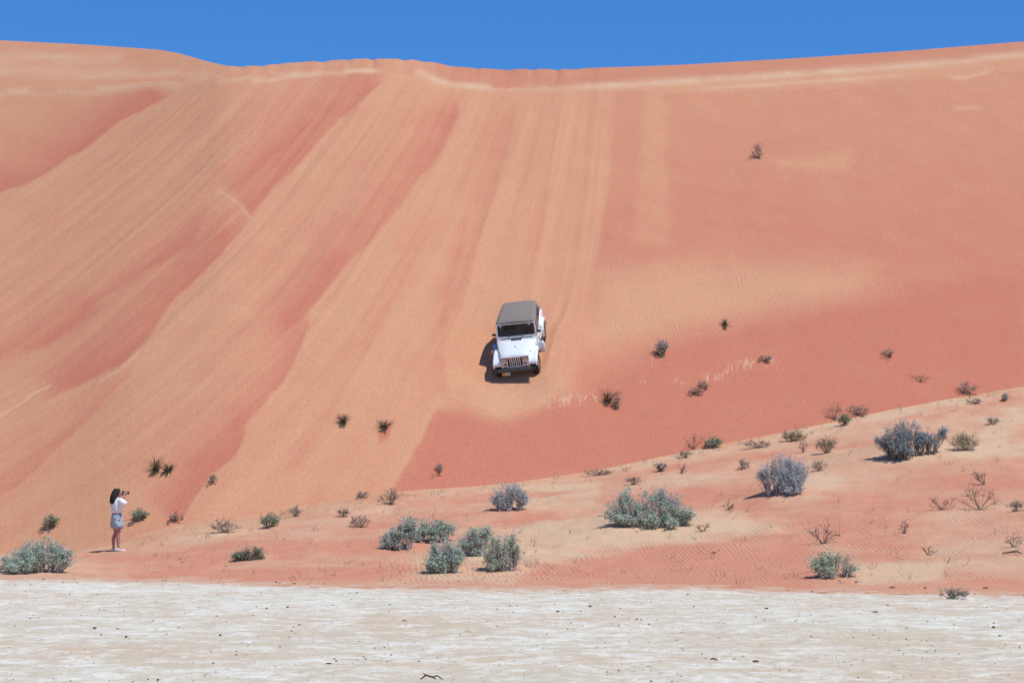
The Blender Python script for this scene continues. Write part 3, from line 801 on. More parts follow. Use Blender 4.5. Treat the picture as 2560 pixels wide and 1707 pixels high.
def make_shrub(kind, box_, label, group, blobs=None, dens=1.0):
    x0, y0, x1, y1 = box_
    p = hit((x0 + x1) / 2 * K, (y1 - 0.07 * (y1 - y0)) * K)
    sc = p.y / FPX
    W = (x1 - x0) * K * sc; H = (y1 - y0) * K * sc
    root = empty('shrub', p)
    tag(root, label, 'shrub', group)
    dep = 0.8 * min(W, 1.5 * H)
    if blobs is None:
        nb_ = max(7, int(W / H * 7))
        blobs = []
        for i in range(nb_):
            bx = -0.42 + 0.84 * (i + 0.5) / nb_ + random.uniform(-.06, .06)
            top = math.sqrt(max(0.08, 1 - (bx / 0.56) ** 2))
            blobs.append((bx, random.uniform(-.3, .3), random.uniform(.25, .76) * top, random.uniform(.14, .26)))
    tips = []
    for bx, by, bz, br in blobs:
        n = int(92 * dens * (br * H) ** 1.1 + 7)
        o = RNG.normal(size=(n, 3)); o /= np.linalg.norm(o, axis=1, keepdims=True)
        o *= RNG.uniform(0.1, 1.0, (n, 1)) ** 0.45
        far = RNG.random(n) < 0.14
        o[far] *= RNG.uniform(1.15, 1.5, (far.sum(), 1))
        r = br * H
        t = np.array([bx * W, by * dep, bz * H]) + o * np.array([r * 1.25, r * 1.2, r])
        tips.append(t)
    tips = np.concatenate(tips)
    tips[:, 0] = np.clip(tips[:, 0], -W * 0.54, W * 0.54)
    gz = np.array([grid_lookup(p.x + a, p.y + b) - p.z for a, b in tips[:, :2]])
    tips[:, 2] = np.maximum(tips[:, 2], gz + RNG.uniform(0.01, 0.10, len(tips)))
    hgt = (tips[:, 2] - gz)[:, None]
    nr = max(3, int(W / 0.28))
    rx = np.linspace(-.26, .26, nr) * W
    near = np.argmin(np.abs(tips[:, 0:1] * 0.85 - rx[None, :] + RNG.normal(0, .06, (len(tips), nr))), 1)
    rt = np.stack([rx[near] + RNG.normal(0, .03, len(tips)), tips[:, 1] * .4 + RNG.normal(0, .06, len(tips)), np.zeros(len(tips))], 1)
    rt[:, 2] = [grid_lookup(p.x + a, p.y + b) - p.z - 0.03 for a, b in rt[:, :2]]
    midp = rt * 0.5 + tips * 0.5 + RNG.normal(0, 0.05, tips.shape) + np.array([0, 0, 0.03])
    r0 = RNG.uniform(.004, .009, len(tips)) * (1 + H * 0.4)
    s1v, s1f = sticks(np.stack([rt, midp], 1), r0, r0 * .6)
    s2v, s2f = sticks(np.stack([midp, tips], 1), r0 * .6, r0 * .3)
    k = 4
    bt = np.repeat(midp, k, 0); tp = np.repeat(tips, k, 0)
    f = RNG.uniform(.15, 1.0, (len(bt), 1)); a = bt * (1 - f) + tp * f
    out = a - np.array([0, 0, .2 * H]); out /= np.linalg.norm(out, axis=1, keepdims=True) + .05
    off = RNG.normal(0, 0.055, a.shape) + out * RNG.uniform(.02, .11, (len(a), 1))
    b = a + off
    rr_ = np.full(len(a), .004)
    s3v, s3f = sticks(np.stack([a, b], 1), rr_, rr_ * .4)
    V = np.concatenate([s1v, s2v, s3v]); F = np.concatenate([s1f, s2f + len(s1v), s3f + len(s1v) + len(s2v)])
    link('stems', np_mesh('stems', V, F), root, [M_STEMP if kind in ('blue', 'open', 'salt') else M_STEM])
    nl = {'salt': 4, 'open': 3, 'blue': 4, 'deep': 6, 'dark': 6}[kind]
    A = np.concatenate([np.repeat(a, nl, 0), np.repeat(midp, nl, 0)])
    B = np.concatenate([np.repeat(b, nl, 0), np.repeat(tips, nl, 0)])
    f = RNG.uniform(0.1, 1.1, (len(A), 1))
    P = A * (1 - f) + B * f + RNG.normal(0, .014, A.shape)
    cl = vnoise(P[:, 0] * 6 + P[:, 1] * 3 + x0, P[:, 2] * 6 - P[:, 1] * 2, 5) + RNG.uniform(-.18, .18, len(P))
    P = P[cl > 0.33]
    lv, lf = leaves(P, {'salt': .060, 'open': .06, 'blue': .055, 'deep': .055, 'dark': .055}[kind], 0.9)
    link('leaves', np_mesh('leaves', lv, lf), root, [LM[kind]])
    return root

def make_tuft(kind, box_, label, group):
    x0, y0, x1, y1 = box_
    p = hit((x0 + x1) / 2 * K, (y1 - 1.5) * K)
    sc = p.y / FPX
    W = (x1 - x0) * K * sc; H = (y1 - y0) * K * sc
    name = {'grass': 'grass_tuft', 'twig': 'dead_twigs', 'dry': 'dry_plant', 'round': 'round_bush', 'dark': 'small_plant', 'yel': 'small_plant'}[kind]
    segs, r0, r1, lp = [], [], [], []
    g = lambda a, b: grid_lookup(p.x + a, p.y + b) - p.z
    if kind == 'grass':
        n = 62
        for _ in range(n):
            bx, by = random.gauss(0, W * .10), random.gauss(0, W * .10)
            ang = random.gauss(0, 0.40); ln = H * random.uniform(.55, 1.05)
            a = np.array([bx, by, g(bx, by) - .02])
            d = np.array([math.sin(ang), random.gauss(0, .4), math.cos(ang)])
            m_ = a + d * ln * .55; e_ = m_ + np.array([d[0] * 1.5, d[1] * 1.3, d[2] * .8]) * ln * .45
            segs += [(a, m_), (m_, e_)]; r0 += [.008, .006]; r1 += [.006, .002]
        for _ in range(22):                       # dead blades lying downslope
            bx, by = random.gauss(0, W * .12), random.gauss(0, W * .1)
            ex, ey = bx + random.uniform(-.45, .1) * W, by - random.uniform(.1, .35)
            segs.append((np.array([bx, by, g(bx, by) + .03]), np.array([ex, ey, g(ex, ey) + .03]))); r0.append(.012); r1.append(.004)
    else:
        n = int({'twig': 9, 'dry': 20, 'round': 42, 'dark': 34, 'yel': 34}[kind] * (0.6 + min(1.6, W)))
        for _ in range(n):
            bx = random.gauss(0, W * {'twig': .012, 'dry': .10, 'round': .05, 'dark': .10, 'yel': .09}[kind]); by = random.gauss(0, .05 if kind != 'twig' else .006)
            fx = random.uniform(-.5, .5) * W; fz = H * random.uniform(.35, 1.0) * math.sqrt(max(.1, 1 - (fx / (W * .56)) ** 2))
            if kind == 'round': fz = H * random.uniform(.3, 1)
            ty = by + random.gauss(0, .16)
            a = np.array([bx, by, g(bx, by) - .02])
            e_ = np.array([fx * (1.0 if kind != 'round' else random.uniform(.5, 1)), ty, max(fz, g(fx, ty) + .02)])
            m_ = a * .5 + e_ * .5 + np.array([random.gauss(0, .04), 0, random.uniform(0, .06)])
            th = {'twig': .009, 'dry': .006, 'round': .008, 'dark': .008, 'yel': .006}[kind]
            segs += [(a, m_), (m_, e_)]; r0 += [th, th * .7]; r1 += [th * .7, th * .35]
            for _k in range({'twig': 5, 'dry': 5, 'round': 4, 'dark': 4, 'yel': 5}[kind]):
                f = random.uniform(.1, 1)
                s_ = m_ * (1 - f) + e_ * f
                t_ = s_ + np.array([random.gauss(0, .3), random.gauss(0, .3), abs(random.gauss(0, .3))]) * min(.4, H * .6)
                segs.append((s_, t_)); r0.append(th * .6); r1.append(th * .25)
                if kind != 'twig':
                    for _q in range({'dry': 3, 'round': 6, 'dark': 6, 'yel': 4}[kind]):
                        f2 = random.random()
                        lp.append(s_ * (1 - f2) + t_ * f2 + np.array([random.gauss(0, .012) for _z in range(3)]))
    sv, sf = sticks(np.array(segs), np.array(r0), np.array(r1))
    if lp:
        root = empty(name, p)
        link('stems', np_mesh('stems', sv, sf), root, [LM['twig'] if kind == 'dry' else M_STEM])
        lv, lf = leaves(np.array(lp), {'dry': .045, 'round': .05, 'dark': .055, 'yel': .05}[kind], .5)
        link('leaves', np_mesh('leaves', lv, lf), root, [LM[kind]])
    else:
        root = link(name, np_mesh(name, sv, sf), None, [LM[kind]])
        root.location = p
    tag(root, label, {'grass': 'grass', 'twig': 'twigs', 'round': 'bush'}.get(kind, 'plant'), group)
    return root

BL = {
 0: [(-.42, 0, .22, .22), (-.28, .1, .42, .24), (-.12, .1, .60, .22), (.0, .1, .70, .22), (.12, .1, .74, .22), (.24, .1, .62, .2), (.34, 0, .50, .2), (.43, 0, .38, .16), (-.05, -.2, .40, .25), (.12, -.2, .44, .24),
     (.28, -.1, .34, .2), (-.2, -.3, .26, .2), (-.24, -.6, .12, .15), (-.32, -.4, .1, .14), (-.46, 0, .12, .15), (-.08, -.4, .2, .16)],
 2: [(-.36, -.2, .20, .16), (-.28, -.1, .34, .2), (-.16, 0, .46, .22), (-.02, 0, .58, .22), (.12, .1, .66, .22), (.26, .1, .74, .2), (.38, .1, .82, .15), (.30, .1, .56, .14), (.02, -.1, .38, .18), (-.12, -.2, .22, .14), (-.08, -.3, .08, .10)],
 3: [(-.42, 0, .28, .2), (-.34, 0, .44, .22), (-.2, .1, .62, .22), (-.06, .1, .72, .2), (.08, .1, .70, .22), (.22, .1, .66, .22), (.36, .1, .62, .2), (.45, .1, .55, .14), (-.1, -.1, .44, .2), (.08, -.1, .40, .18), (.0, -.2, .18, .13), (-.36, -.2, .12, .1), (.22, -.1, .36, .12)],
 4: [(-.32, -.2, .12, .13), (-.2, -.2, .18, .16), (-.28, -.1, .32, .16), (-.12, 0, .40, .22), (.04, 0, .50, .24), (.18, .1, .56, .2), (.32, .1, .52, .2), (-.06, .1, .66, .2), (.1, .1, .76, .18), (-.2, .1, .72, .13), (.40, 0, .40, .14), (.02, -.2, .22, .14), (.26, -.1, .34, .12)],
 5: [(-.36, 0, .40, .18), (-.2, 0, .50, .22), (-.02, 0, .56, .24), (.16, .1, .6, .22), (.28, .1, .72, .18), (.36, .1, .84, .13), (.44, .1, .7, .10), (.0, -.1, .34, .2), (.12, -.1, .3, .16), (-.1, .1, .72, .14), (.02, -.2, .14, .10)],
 6: [(-.3, 0, .45, .17), (-.12, 0, .62, .17), (.05, .1, .74, .15), (-.22, 0, .76, .13), (.22, 0, .58, .16), (.36, 0, .48, .13), (.44, 0, .34, .09), (-.02, -.1, .42, .2), (-.08, -.1, .24, .16), (-.22, -.2, .10, .10), (.12, -.1, .22, .13), (.26, .1, .82, .07), (-.38, 0, .3, .12), (.32, 0, .7, .08)],
 8: [(-.42, 0, .38, .22), (-.34, .1, .50, .2), (-.26, .1, .66, .17), (-.24, .1, .84, .12), (-.18, -.1, .48, .2), (-.08, 0, .58, .2), (.0, .1, .74, .2), (.02, -.1, .46, .24), (.10, .1, .80, .16), (.16, .1, .66, .22), (.22, .1, .72, .14), (.20, -.1, .42, .22), (.29, .1, .62, .16), (.30, -.1, .42, .18),
     (.40, 0, .32, .18), (.44, 0, .22, .12), (.38, 0, .16, .12), (-.03, -.3, .18, .18), (.05, -.3, .12, .13), (-.28, -.3, .20, .16), (-.2, -.3, .14, .12), (.22, -.4, .10, .12), (.18, -.2, .22, .13), (-.36, -.1, .22, .16)],
 7: [(-.38, 0, .42, .18), (-.24, 0, .56, .22), (-.1, .1, .70, .22), (.04, .1, .72, .22), (.16, .1, .62, .2), (.28, 0, .5, .2), (.40, 0, .38, .16), (-.08, 0, .46, .22), (.1, 0, .46, .2), (-.26, -.1, .30, .16), (-.18, -.2, .14, .12), (.22, .1, .74, .12), (.42, .1, .6, .08)],
 9: [(-.2, .1, .66, .17), (-.06, .1, .76, .17), (.08, .1, .80, .15), (.2, .1, .72, .17), (.32, .1, .62, .15), (.42, .1, .60, .09), (-.34, .1, .58, .11), (-.44, .1, .54, .08), (0, 0, .56, .2), (.16, 0, .52, .2), (.28, 0, .44, .15), (.02, -.1, .36, .2), (.18, -.2, .3, .18), (-.1, -.1, .3, .14), (.06, -.3, .13, .14), (.2, -.3, .12, .13)],
 10: [(-.36, .1, .44, .14), (-.26, 0, .62, .22), (-.14, .1, .76, .2), (-.04, .1, .72, .2), (-.26, -.1, .40, .24), (-.12, 0, .52, .24), (.04, .1, .56, .2), (.16, .1, .52, .18), (.24, .1, .42, .17), (.1, 0, .38, .16), (.38, .2, .64, .09), (.44, .2, .62, .07), (-.18, -.3, .22, .2), (-.1, -.3, .12, .12), (-.46, .1, .42, .08)],
 11: [(-.40, 0, .48, .16), (-.30, .1, .62, .18), (-.18, .1, .74, .16), (-.05, .1, .8, .15), (.08, .1, .78, .15), (.2, .1, .72, .17), (.32, 0, .60, .18), (.40, -.1, .40, .16), (.34, -.1, .28, .13), (-.2, -.1, .46, .18), (-.14, -.2, .28, .14), (-.12, -.4, .12, .12), (-.34, -.1, .3, .1), (.26, -.2, .34, .1)],
}
for i, (k_, x0, y0, x1, y1, lb) in enumerate(BUSH):
    make_shrub(k_, (x0, y0, x1, y1), lb, 'shrubs on the sand at the foot of the dune', BL.get(i), 1.15 if k_ != 'open' else 0.7)
for k_, x0, y0, x1, y1, lb in TUFT:
    make_tuft(k_, (x0, y0, x1, y1), lb, 'small plants scattered over the dune foot and slope')

# countless thin sprigs between the shrubs: one mass
segs, r0 = [], []
for _ in range(380):
    u = random.choice([random.uniform(1000, 2550), random.uniform(1500, 2550), random.uniform(350, 1300)])
    vt = float(V_TOE(u)); v = random.choice([random.uniform(vt + 2, 1462), random.uniform(vt + 2, 1462), vt + abs(random.gauss(0, 12)) + 1])
    v = min(v, 1462)
    p = np.array(hit(u, v))
    for _k in range(random.randint(1, 5)):
        h = random.uniform(.05, .22)
        b = p + np.array([random.gauss(0, .05), random.gauss(0, .05), -.01])
        e_ = b + np.array([random.gauss(0, .6), random.gauss(0, .4), 1]) * h
        segs.append((b, e_)); r0.append(random.uniform(.003, .006))
sv, sf = sticks(np.array(segs), np.array(r0), np.array(r0) * .4)
o = link('dry_sprigs', np_mesh('dry_sprigs', sv, sf), None, [leafmat('dry_straw', (0.24, 0.18, 0.14), (0.40, 0.33, 0.25), (0.55, 0.47, 0.36))])
tag(o, 'thin dry sprigs sprinkled over the sand between the shrubs', 'ground cover', kind='stuff')

# ------------------------------------------------------------------ stones on the flat
M_STONE = simple('dark_stone', (0.085, 0.05, 0.04), 0.85, 0.35, 30)
M_WHITE = simple('crust_lump', (0.74, 0.73, 0.69), 0.95, 0.1, 30)
def stone_mesh(name, sx, sy, sz, mat, seed):
    rr_ = random.Random(seed)
    bm = bmesh.new()
    bmesh.ops.create_icosphere(bm, subdivisions=2, radius=1)
    offs = [Vector((rr_.gauss(0, 1), rr_.gauss(0, 1), rr_.gauss(0, 1))).normalized() for _ in range(5)]
    for v in bm.verts:
        d = v.co.normalized()
        k_ = 1 + sum(0.16 * max(0, d.dot(o_)) ** 2 * (1 if i % 2 else -1) for i, o_ in enumerate(offs)) + rr_.uniform(-.05, .05)
        v.co = Vector((d.x * sx * k_, d.y * sy * k_, d.z * sz * k_ * (1 if d.z > 0 else .4)))
    me = bpy.data.meshes.new(name); bm.to_mesh(me); bm.free()
    me.materials.append(mat)
    return me
SM = [stone_mesh('stone', .5, .42, .40, M_STONE, s_) for s_ in range(6)]
c5 = [(435, 310), (580, 350), (765, 338), (770, 373), (1012, 343), (950, 353), (390, 407), (370, 434), (590, 431), (1262, 486), (1085, 433),
      (1133, 434), (980, 470), (940, 525), (725, 548), (680, 545), (612, 555), (1375, 295), (1340, 323), (1178, 212), (1225, 220), (1270, 100), (1352, 105), (1640, 148),
      (1545, 460), (1680, 450), (1778, 464), (1797, 433), (1925, 462), (2027, 235), (2110, 241), (1857, 274), (2240, 280), (2140, 325), (2160, 328), (1245, 135), (200, 86), (160, 176),
      (1320, 216), (995, 255), (540, 312), (1790, 205), (1535, 452), (1348, 303), (850, 240)]
c6 = [(210, 234), (315, 233), (360, 210), (396, 205), (473, 257), (573, 270), (490, 300), (630, 292), (685, 205), (840, 185), (835, 210), (595, 198), (975, 287), (1160, 272), (1205, 275),
      (1303, 276), (1372, 250), (1415, 279), (1722, 294), (1170, 220), (1897, 125), (1378, 143), (1505, 92), (2125, 153), (2212, 306), (1905, 418), (1945, 414), (1680, 424),
      (890, 450), (1108, 500), (490, 505), (540, 418), (735, 555), (640, 554), (1590, 535), (200, 484), (903, 127), (808, 155), (930, 92), (1582, 98), (2240, 345), (160, 338), (578, 303), (2330, 400)]
pts = [(a * .5442, 1400 + b * .5442) for a, b in c5] + [(1280 + a * .5442, 1400 + b * .5442) for a, b in c6]
for i, (u, v) in enumerate(pts):
    p = hit(u, v + 1.5)
    o = bpy.data.objects.new('stone', SM[i % 6]); C.objects.link(o)
    s_ = random.choice([4, 5, 6, 6, 7, 9]) / FPX * p.y
    o.location = p + Vector((0, 0, s_ * .08)); o.scale = (s_ * random.uniform(.9, 1.4), s_, s_ * random.uniform(.6, 1.0)); o.rotation_euler = (0, 0, random.uniform(0, 6))
    far_ = 'far' if v < 1500 else ('middle' if v < 1590 else 'near')
    sid_ = ('left', 'centre left', 'centre right', 'right')[min(3, int(u / 640))]
    tag(o, 'small dark brown stone on the %s %s of the pale flat' % (far_, sid_), 'stone', 'small stones, %s strip of the flat, %s' % (far_, sid_))
big = [(1510 * .5442, 1400 + 473 * .5442, 17, 'elongated dark stone at the bottom of the flat, left of middle'),
       (1280 + 925 * .5442, 1400 + 451 * .5442, 17, 'flat dark stone at the bottom, left of the two largest on the right half'),
       (1280 + 1120 * .5442, 1400 + 460 * .5442, 15, 'humped dark stone at the bottom, right of the two largest on the right half'),
       (1280 + 1748 * .5442, 1400 + 123 * .5442, 14, 'black stone on the edge of the flat right of the small arching shrub'),
       (1280 + 2175 * .5442, 1400 + 125 * .5442, 13, 'black stone on the edge of the flat, right of the pale dry bush'),
       (1280 + 1670 * .5442, 1400 + 234 * .5442, 12, 'narrow dark stone on the flat left of the pale dry bush'),
       (1785, 1380, 11, 'larger dark stone of two side by side on pink sand right of centre'),
       (1797, 1374, 7, 'smaller dark stone of two side by side on pink sand right of centre')]
for i, (u, v, s_, lb) in enumerate(big):
    p = hit(u, v + 2)
    o = bpy.data.objects.new('stone', SM[(i * 2 + 1) % 6]); C.objects.link(o)
    s_ = s_ / FPX * p.y
    o.location = p; o.scale = (s_ * 1.25, s_ * .8, s_ * .62); o.rotation_euler = (0, 0, random.uniform(-.4, .4))
    tag(o, lb, 'stone')
for i, (u, v, s_, lb) in enumerate([(1130 * .5442, 1400 + 374 * .5442, 30, 'flat white crust lump, topmost of the pale lumps left of middle'),
                                    (985 * .5442, 1400 + 412 * .5442, 22, 'white crust lump, right of two beside each other on the flat'),
                                    (905 * .5442, 1400 + 416 * .5442, 11, 'small greyish crust lump, left of two beside each other on the flat'),
                                    (1245 * .5442, 1400 + 494 * .5442, 14, 'upright white chip beside a dark stone at the bottom of the flat')]):
    p = hit(u, v + 2)
    s_ = s_ / FPX * p.y
    o = link('crust_lump', stone_mesh('crust_lump', .5, .4, .25, M_WHITE, 40 + i)); o.location = p; o.scale = (s_, s_, s_ * (0.7 if i < 3 else 1.3))
    tag(o, lb, 'salt lump')
# pebbles too many to count
PV, PF = [], []
tet = np.array([[1, 0, -.3], [-.5, .8, -.3], [-.6, -.7, -.3], [.1, .1, .8]])
tf_ = np.array([[0, 1, 3], [1, 2, 3], [2, 0, 3]])
for i in range(1700):
    y = 1.8 * FPX / random.uniform(205, 480); x = random.uniform(-1400, 1400) / FPX * y
    s_ = random.choice([.008, .011, .015, .02]) * (y / 35)
    a = random.uniform(0, 6.28); ca_, sa_ = math.cos(a), math.sin(a)
    t = tet * s_ * np.array([1.3, 1, .8]); t = np.stack([t[:, 0] * ca_ - t[:, 1] * sa_, t[:, 0] * sa_ + t[:, 1] * ca_, t[:, 2]], 1)
    PF.append(tf_ + 4 * len(PV)); PV.append(t + np.array([x, y, max(grid_lookup(x, y), 0) + .004]))
M_PEB = leafmat('pebble', (0.18, 0.12, 0.09), (0.48, 0.42, 0.34), (0.74, 0.72, 0.68))
o = link('pebbles', np_mesh('pebbles', np.concatenate(PV), np.concatenate(PF)), None, [M_PEB])
tag(o, 'tiny brown and white pebbles strewn over the pale flat', 'pebbles', kind='stuff')
# fallen branch at the right
p = hit(2326 * K, 1274 * K)
bm = bmesh.new()
tube(bm, [(-.28, 0, .05), (-.1, .03, .07), (.1, -.02, .10), (.26, 0, .04)], [.02, .028, .03, .015], 7)
tube(bm, [(.08, 0, .09), (.2, .1, .16)], [.018, .008], 6)
o = bm_obj('fallen_branch', bm, LM['twig']); o.location = p; o.scale = (.8, .8, .8)
tag(o, 'dark fallen branch on the sand at the right edge above the flat', 'branch')

p = hit(992 * K, 1562 * K)
bm = bmesh.new()
sc_ = p.y / FPX * K
tube(bm, [(-26 * sc_, 0, .012), (-14 * sc_, .02, 12 * sc_), (2 * sc_, -.02, 8 * sc_), (12 * sc_, .02, 11 * sc_), (25 * sc_, 0, .01)], [.006, .010, .010, .008, .005], 6)
tube(bm, [(2 * sc_, -.02, 8 * sc_), (9 * sc_, .05, .01)], [.007, .004], 5)
tube(bm, [(-14 * sc_, .02, 12 * sc_), (-20 * sc_, -.03, 17 * sc_)], [.007, .003], 5)
o = bm_obj('fallen_twig', bm, M_STONE); o.location = p
tag(o, 'bent dead twig lying on the white flat at the bottom edge', 'twig')

# ------------------------------------------------------------------ the white off-road car
M_WPAINT = simple('white_paint', (0.86, 0.895, 0.875), 0.35, 0.03, 6, coat=0.5)
M_CANVAS = simple('canvas_top', (0.26, 0.222, 0.192), 0.95, 0.12, 40, bump=0.4, spec=0.2)
M_RUBBER = simple('tyre_rubber', (0.028, 0.026, 0.025), 0.85, 0.25, 25)
M_BLACK = simple('black_trim', (0.022, 0.022, 0.024), 0.5, 0.2, 20)
M_BUMPER = simple('bumper_steel', (0.055, 0.075, 0.085), 0.45, 0.2, 12, metal=0.3)
M_GREYRIM = simple('wheel_rim', (0.45, 0.45, 0.44), 0.4, 0.1, 15, metal=0.6)
M_LAMP = simple('lamp_glass', (0.55, 0.50, 0.40), 0.15, 0.1, 30)
M_AMBER = simple('amber_lens', (0.42, 0.085, 0.03), 0.3, 0.15, 30)
M_ORANGE = simple('plate_orange', (0.62, 0.24, 0.03), 0.5, 0.1, 30)
M_PLATE = simple('plate_white', (0.62, 0.60, 0.60), 0.5, 0.1, 30)
M_SEAT = simple('seat_cloth', (0.05, 0.047, 0.045), 0.9, 0.2, 30)
M_SKIN = simple('skin', (0.46, 0.22, 0.17), 0.55, 0.08, 20)
M_SKIND = simple('tanned_skin', (0.40, 0.19, 0.145), 0.55, 0.08, 20)
M_HAIR = simple('dark_hair', (0.014, 0.010, 0.010), 0.8, 0.3, 40)
M_SHIRTR = simple('pink_shirt', (0.50, 0.28, 0.30), 0.85, 0.1, 20)
M_BLUEBAG = simple('blue_cloth', (0.10, 0.33, 0.62), 0.7, 0.25, 14)
M_WHITEC = simple('white_cloth', (0.74, 0.74, 0.76), 0.85, 0.06, 10, bump=0.3)
m, nt, b = nmat('window_glass')
b.inputs['Base Color'].default_value = (0.55, 0.62, 0.60, 1)
b.inputs['Roughness'].default_value = 0.03
b.inputs['Alpha'].default_value = 0.32
b.inputs['Base Color'].default_value = (0.02, 0.03, 0.03, 1)
M_GLASS = m
b.inputs['Alpha'].default_value = 0.36
m, nt, b = nmat('tinted_vinyl')
b.inputs['Base Color'].default_value = (0.015, 0.016, 0.018, 1); b.inputs['Roughness'].default_value = 0.15; b.inputs['Alpha'].default_value = 0.8
M_TINT = m

CARM = Matrix((right * .92, back * .92, nrm * .92)).transposed().to_4x4()
CARM.translation = fp - nrm * 0.075
car = empty('off_road_car')
car.matrix_world = CARM
tag(car, 'white off-road car with grey soft top driving nose down the dune face', 'car')

def part(name, bm, mat, parent=None, smooth=False):
    return bm_obj(name, bm, mat, parent or car, smooth)

# body tub
bm = bmesh.new()
def sect(y, hw, z0, z1, r=.05):
    return [(-hw, y, z0), (-hw, y, z1 - r), (-hw + r * .3, y, z1 - r * .3), (-hw + r, y, z1), (hw - r, y, z1), (hw - r * .3, y, z1 - r * .3), (hw, y, z1 - r), (hw, y, z0)]
loft(bm, [sect(.70, .775, .52, 1.07), sect(.98, .775, .52, 1.06), sect(1.06, .77, .52, .98), sect(1.72, .765, .52, .98), sect(1.80, .76, .52, 1.06), sect(2.98, .745, .52, 1.08)])
part('body', bm, M_WPAINT)
# bonnet
bm = bmesh.new()
def hsec(y, hw, zt, zb):
    P = [(-hw, zb), (-hw, zt - .10), (-hw + .015, zt - .045), (-hw + .06, zt - .012), (-hw * .5, zt + .012), (0, zt + .022), (hw * .5, zt + .012), (hw - .06, zt - .012), (hw - .015, zt - .045), (hw, zt - .10), (hw, zb)]
    return [(x, y, z) for x, z in P]
loft(bm, [hsec(-.425, .515, .985, .75), hsec(-.395, .53, 1.01, .74), hsec(-.2, .585, 1.03, .72), hsec(.15, .67, 1.055, .70), hsec(.5, .745, 1.075, .68), hsec(.63, .765, 1.08, .68), hsec(.68, .755, 1.065, .68)])
hood = part('bonnet', bm, M_WPAINT, smooth=False)
for p in hood.data.polygons: p.use_smooth = len(p.vertices) == 4
bm = bmesh.new(); box(bm, -.205, .195, .575, .655, 1.085, 1.125, .012); part('bonnet_vent', bm, M_BLACK)
for sx in (-1, 1):
    bm = bmesh.new(); box(bm, sx * .575 - .02, sx * .575 + .02, -.16, -.10, .90, 1.0, .008); part('bonnet_latch', bm, M_BLACK)
bm = bmesh.new(); tube(bm, [(0, .12, 1.075), (0, .16, 1.082)], [.03, .03], 8); part('washer_nozzle', bm, M_GREYRIM)
# grille: pressed panel with seven slots
bm = bmesh.new()
yg0, yg1 = -.47, -.432
def gbox(x0, x1, z0, z1): box(bm, x0, x1, yg0, yg1, z0, z1, .008, 1)
gw = .54
gbox(-gw, -.275, .53, 1.0); gbox(.275, gw, .53, 1.0); gbox(-.273, .273, .945, .998); gbox(-.273, .273, .53, .575)
for k in range(8):
    xk = -.265 + k * .0757
    if 0 < k < 7: gbox(xk - .016, xk + .016, .577, .943)
part('grille', bm, M_WPAINT)
bm = bmesh.new(); box(bm, -.274, .274, -.4312, -.4265, .55, .97); part('radiator', bm, M_BLACK)
for sx in (-1, 1):
    bm = bmesh.new(); box(bm, sx * .41 - .115, sx * .41 + .115, -.482, -.472, .805, .955, .003, 1)
    hl = part('headlight', bm, M_BLACK)
    bm = bmesh.new(); box(bm, sx * .41 - .095, sx * .41 + .095, -.494, -.483, .825, .935, .004, 1); part('lens', bm, M_LAMP, hl)
    bm = bmesh.new(); box(bm, sx * .375 - .062, sx * .375 + .062, -.488, -.472, .665, .735, .006, 1); part('turn_signal', bm, M_AMBER)
# front wings
for sx in (-1, 1):
    bm = bmesh.new()
    prof = [(-.56, .70), (-.53, .755), (-.44, .81), (-.28, .86), (-.08, .915), (.15, .925), (.35, .90), (.50, .80), (.62, .66), (.68, .55)]
    rings = []
    for i, (y, z) in enumerate(prof):
        xo = .84 - (.03 if i == 0 else 0) - max(0, (y - .3)) * .10
        xi = .525 + max(0, y + .40) * .21
        a = [(xi, y, z + .012), (xo - .03, y, z + .004), (xo, y, z - .02), (xo, y, z - .12), (xo - .02, y + .005, z - .12), (xo - .035, y + .005, z - .035), (xi, y + .005, z - .03)]
        rings.append([(sx * x_, y_, z_) for x_, y_, z_ in a])
    loft(bm, rings)
    part('front_wing', bm, M_WPAINT)
    bm = bmesh.new()
    box(bm, sx * .60 - .09, sx * .60 + .09, -.40, .62, .50, .80, .01, 1); part('inner_wing', bm, M_BLACK)
    # rear wing
    bm = bmesh.new(); rings = []
    for k in range(9):
        q_ = math.pi * k / 8
        y, z = 2.37 - .47 * math.cos(q_), .50 + .44 * math.sin(q_) ** .8
        rings.append([(sx * .745, y, z), (sx * .845, y, z), (sx * .862, y, z - .02), (sx * .862, y, z - .10), (sx * .745, y, z - .10)])
    loft(bm, rings); part('rear_wing', bm, M_WPAINT)
    # side step
    bm = bmesh.new(); tube(bm, [(sx * .76, .72, .44), (sx * .80, .85, .40), (sx * .80, 1.72, .40), (sx * .76, 1.86, .44)], .03, 8); part('side_step', bm, M_BLACK)
    # door
    bm = bmesh.new(); box(bm, sx * .778 - .014, sx * .778 + .014, .92, 1.76, .60, 1.085, .008, 1); dr = part('door', bm, M_WPAINT)
    bm = bmesh.new(); box(bm, sx * .805 - .012, sx * .805 + .012, 1.60, 1.72, .95, .985, .005, 1); part('handle', bm, M_BLACK, dr)
    for z in (.70, .98):
        bm = bmesh.new(); box(bm, sx * .801 - .014, sx * .801 + .014, .90, 1.02, z, z + .045, .006, 1); part('hinge', bm, M_WPAINT, dr)
    # mirror
    bm = bmesh.new(); tube(bm, [(sx * .75, .90, 1.14), (sx * .82, .90, 1.22)], .014, 6); box(bm, sx * .86 - .075, sx * .86 + .075, .87, .92, 1.19, 1.29, .02)
    part('mirror', bm, M_BLACK)
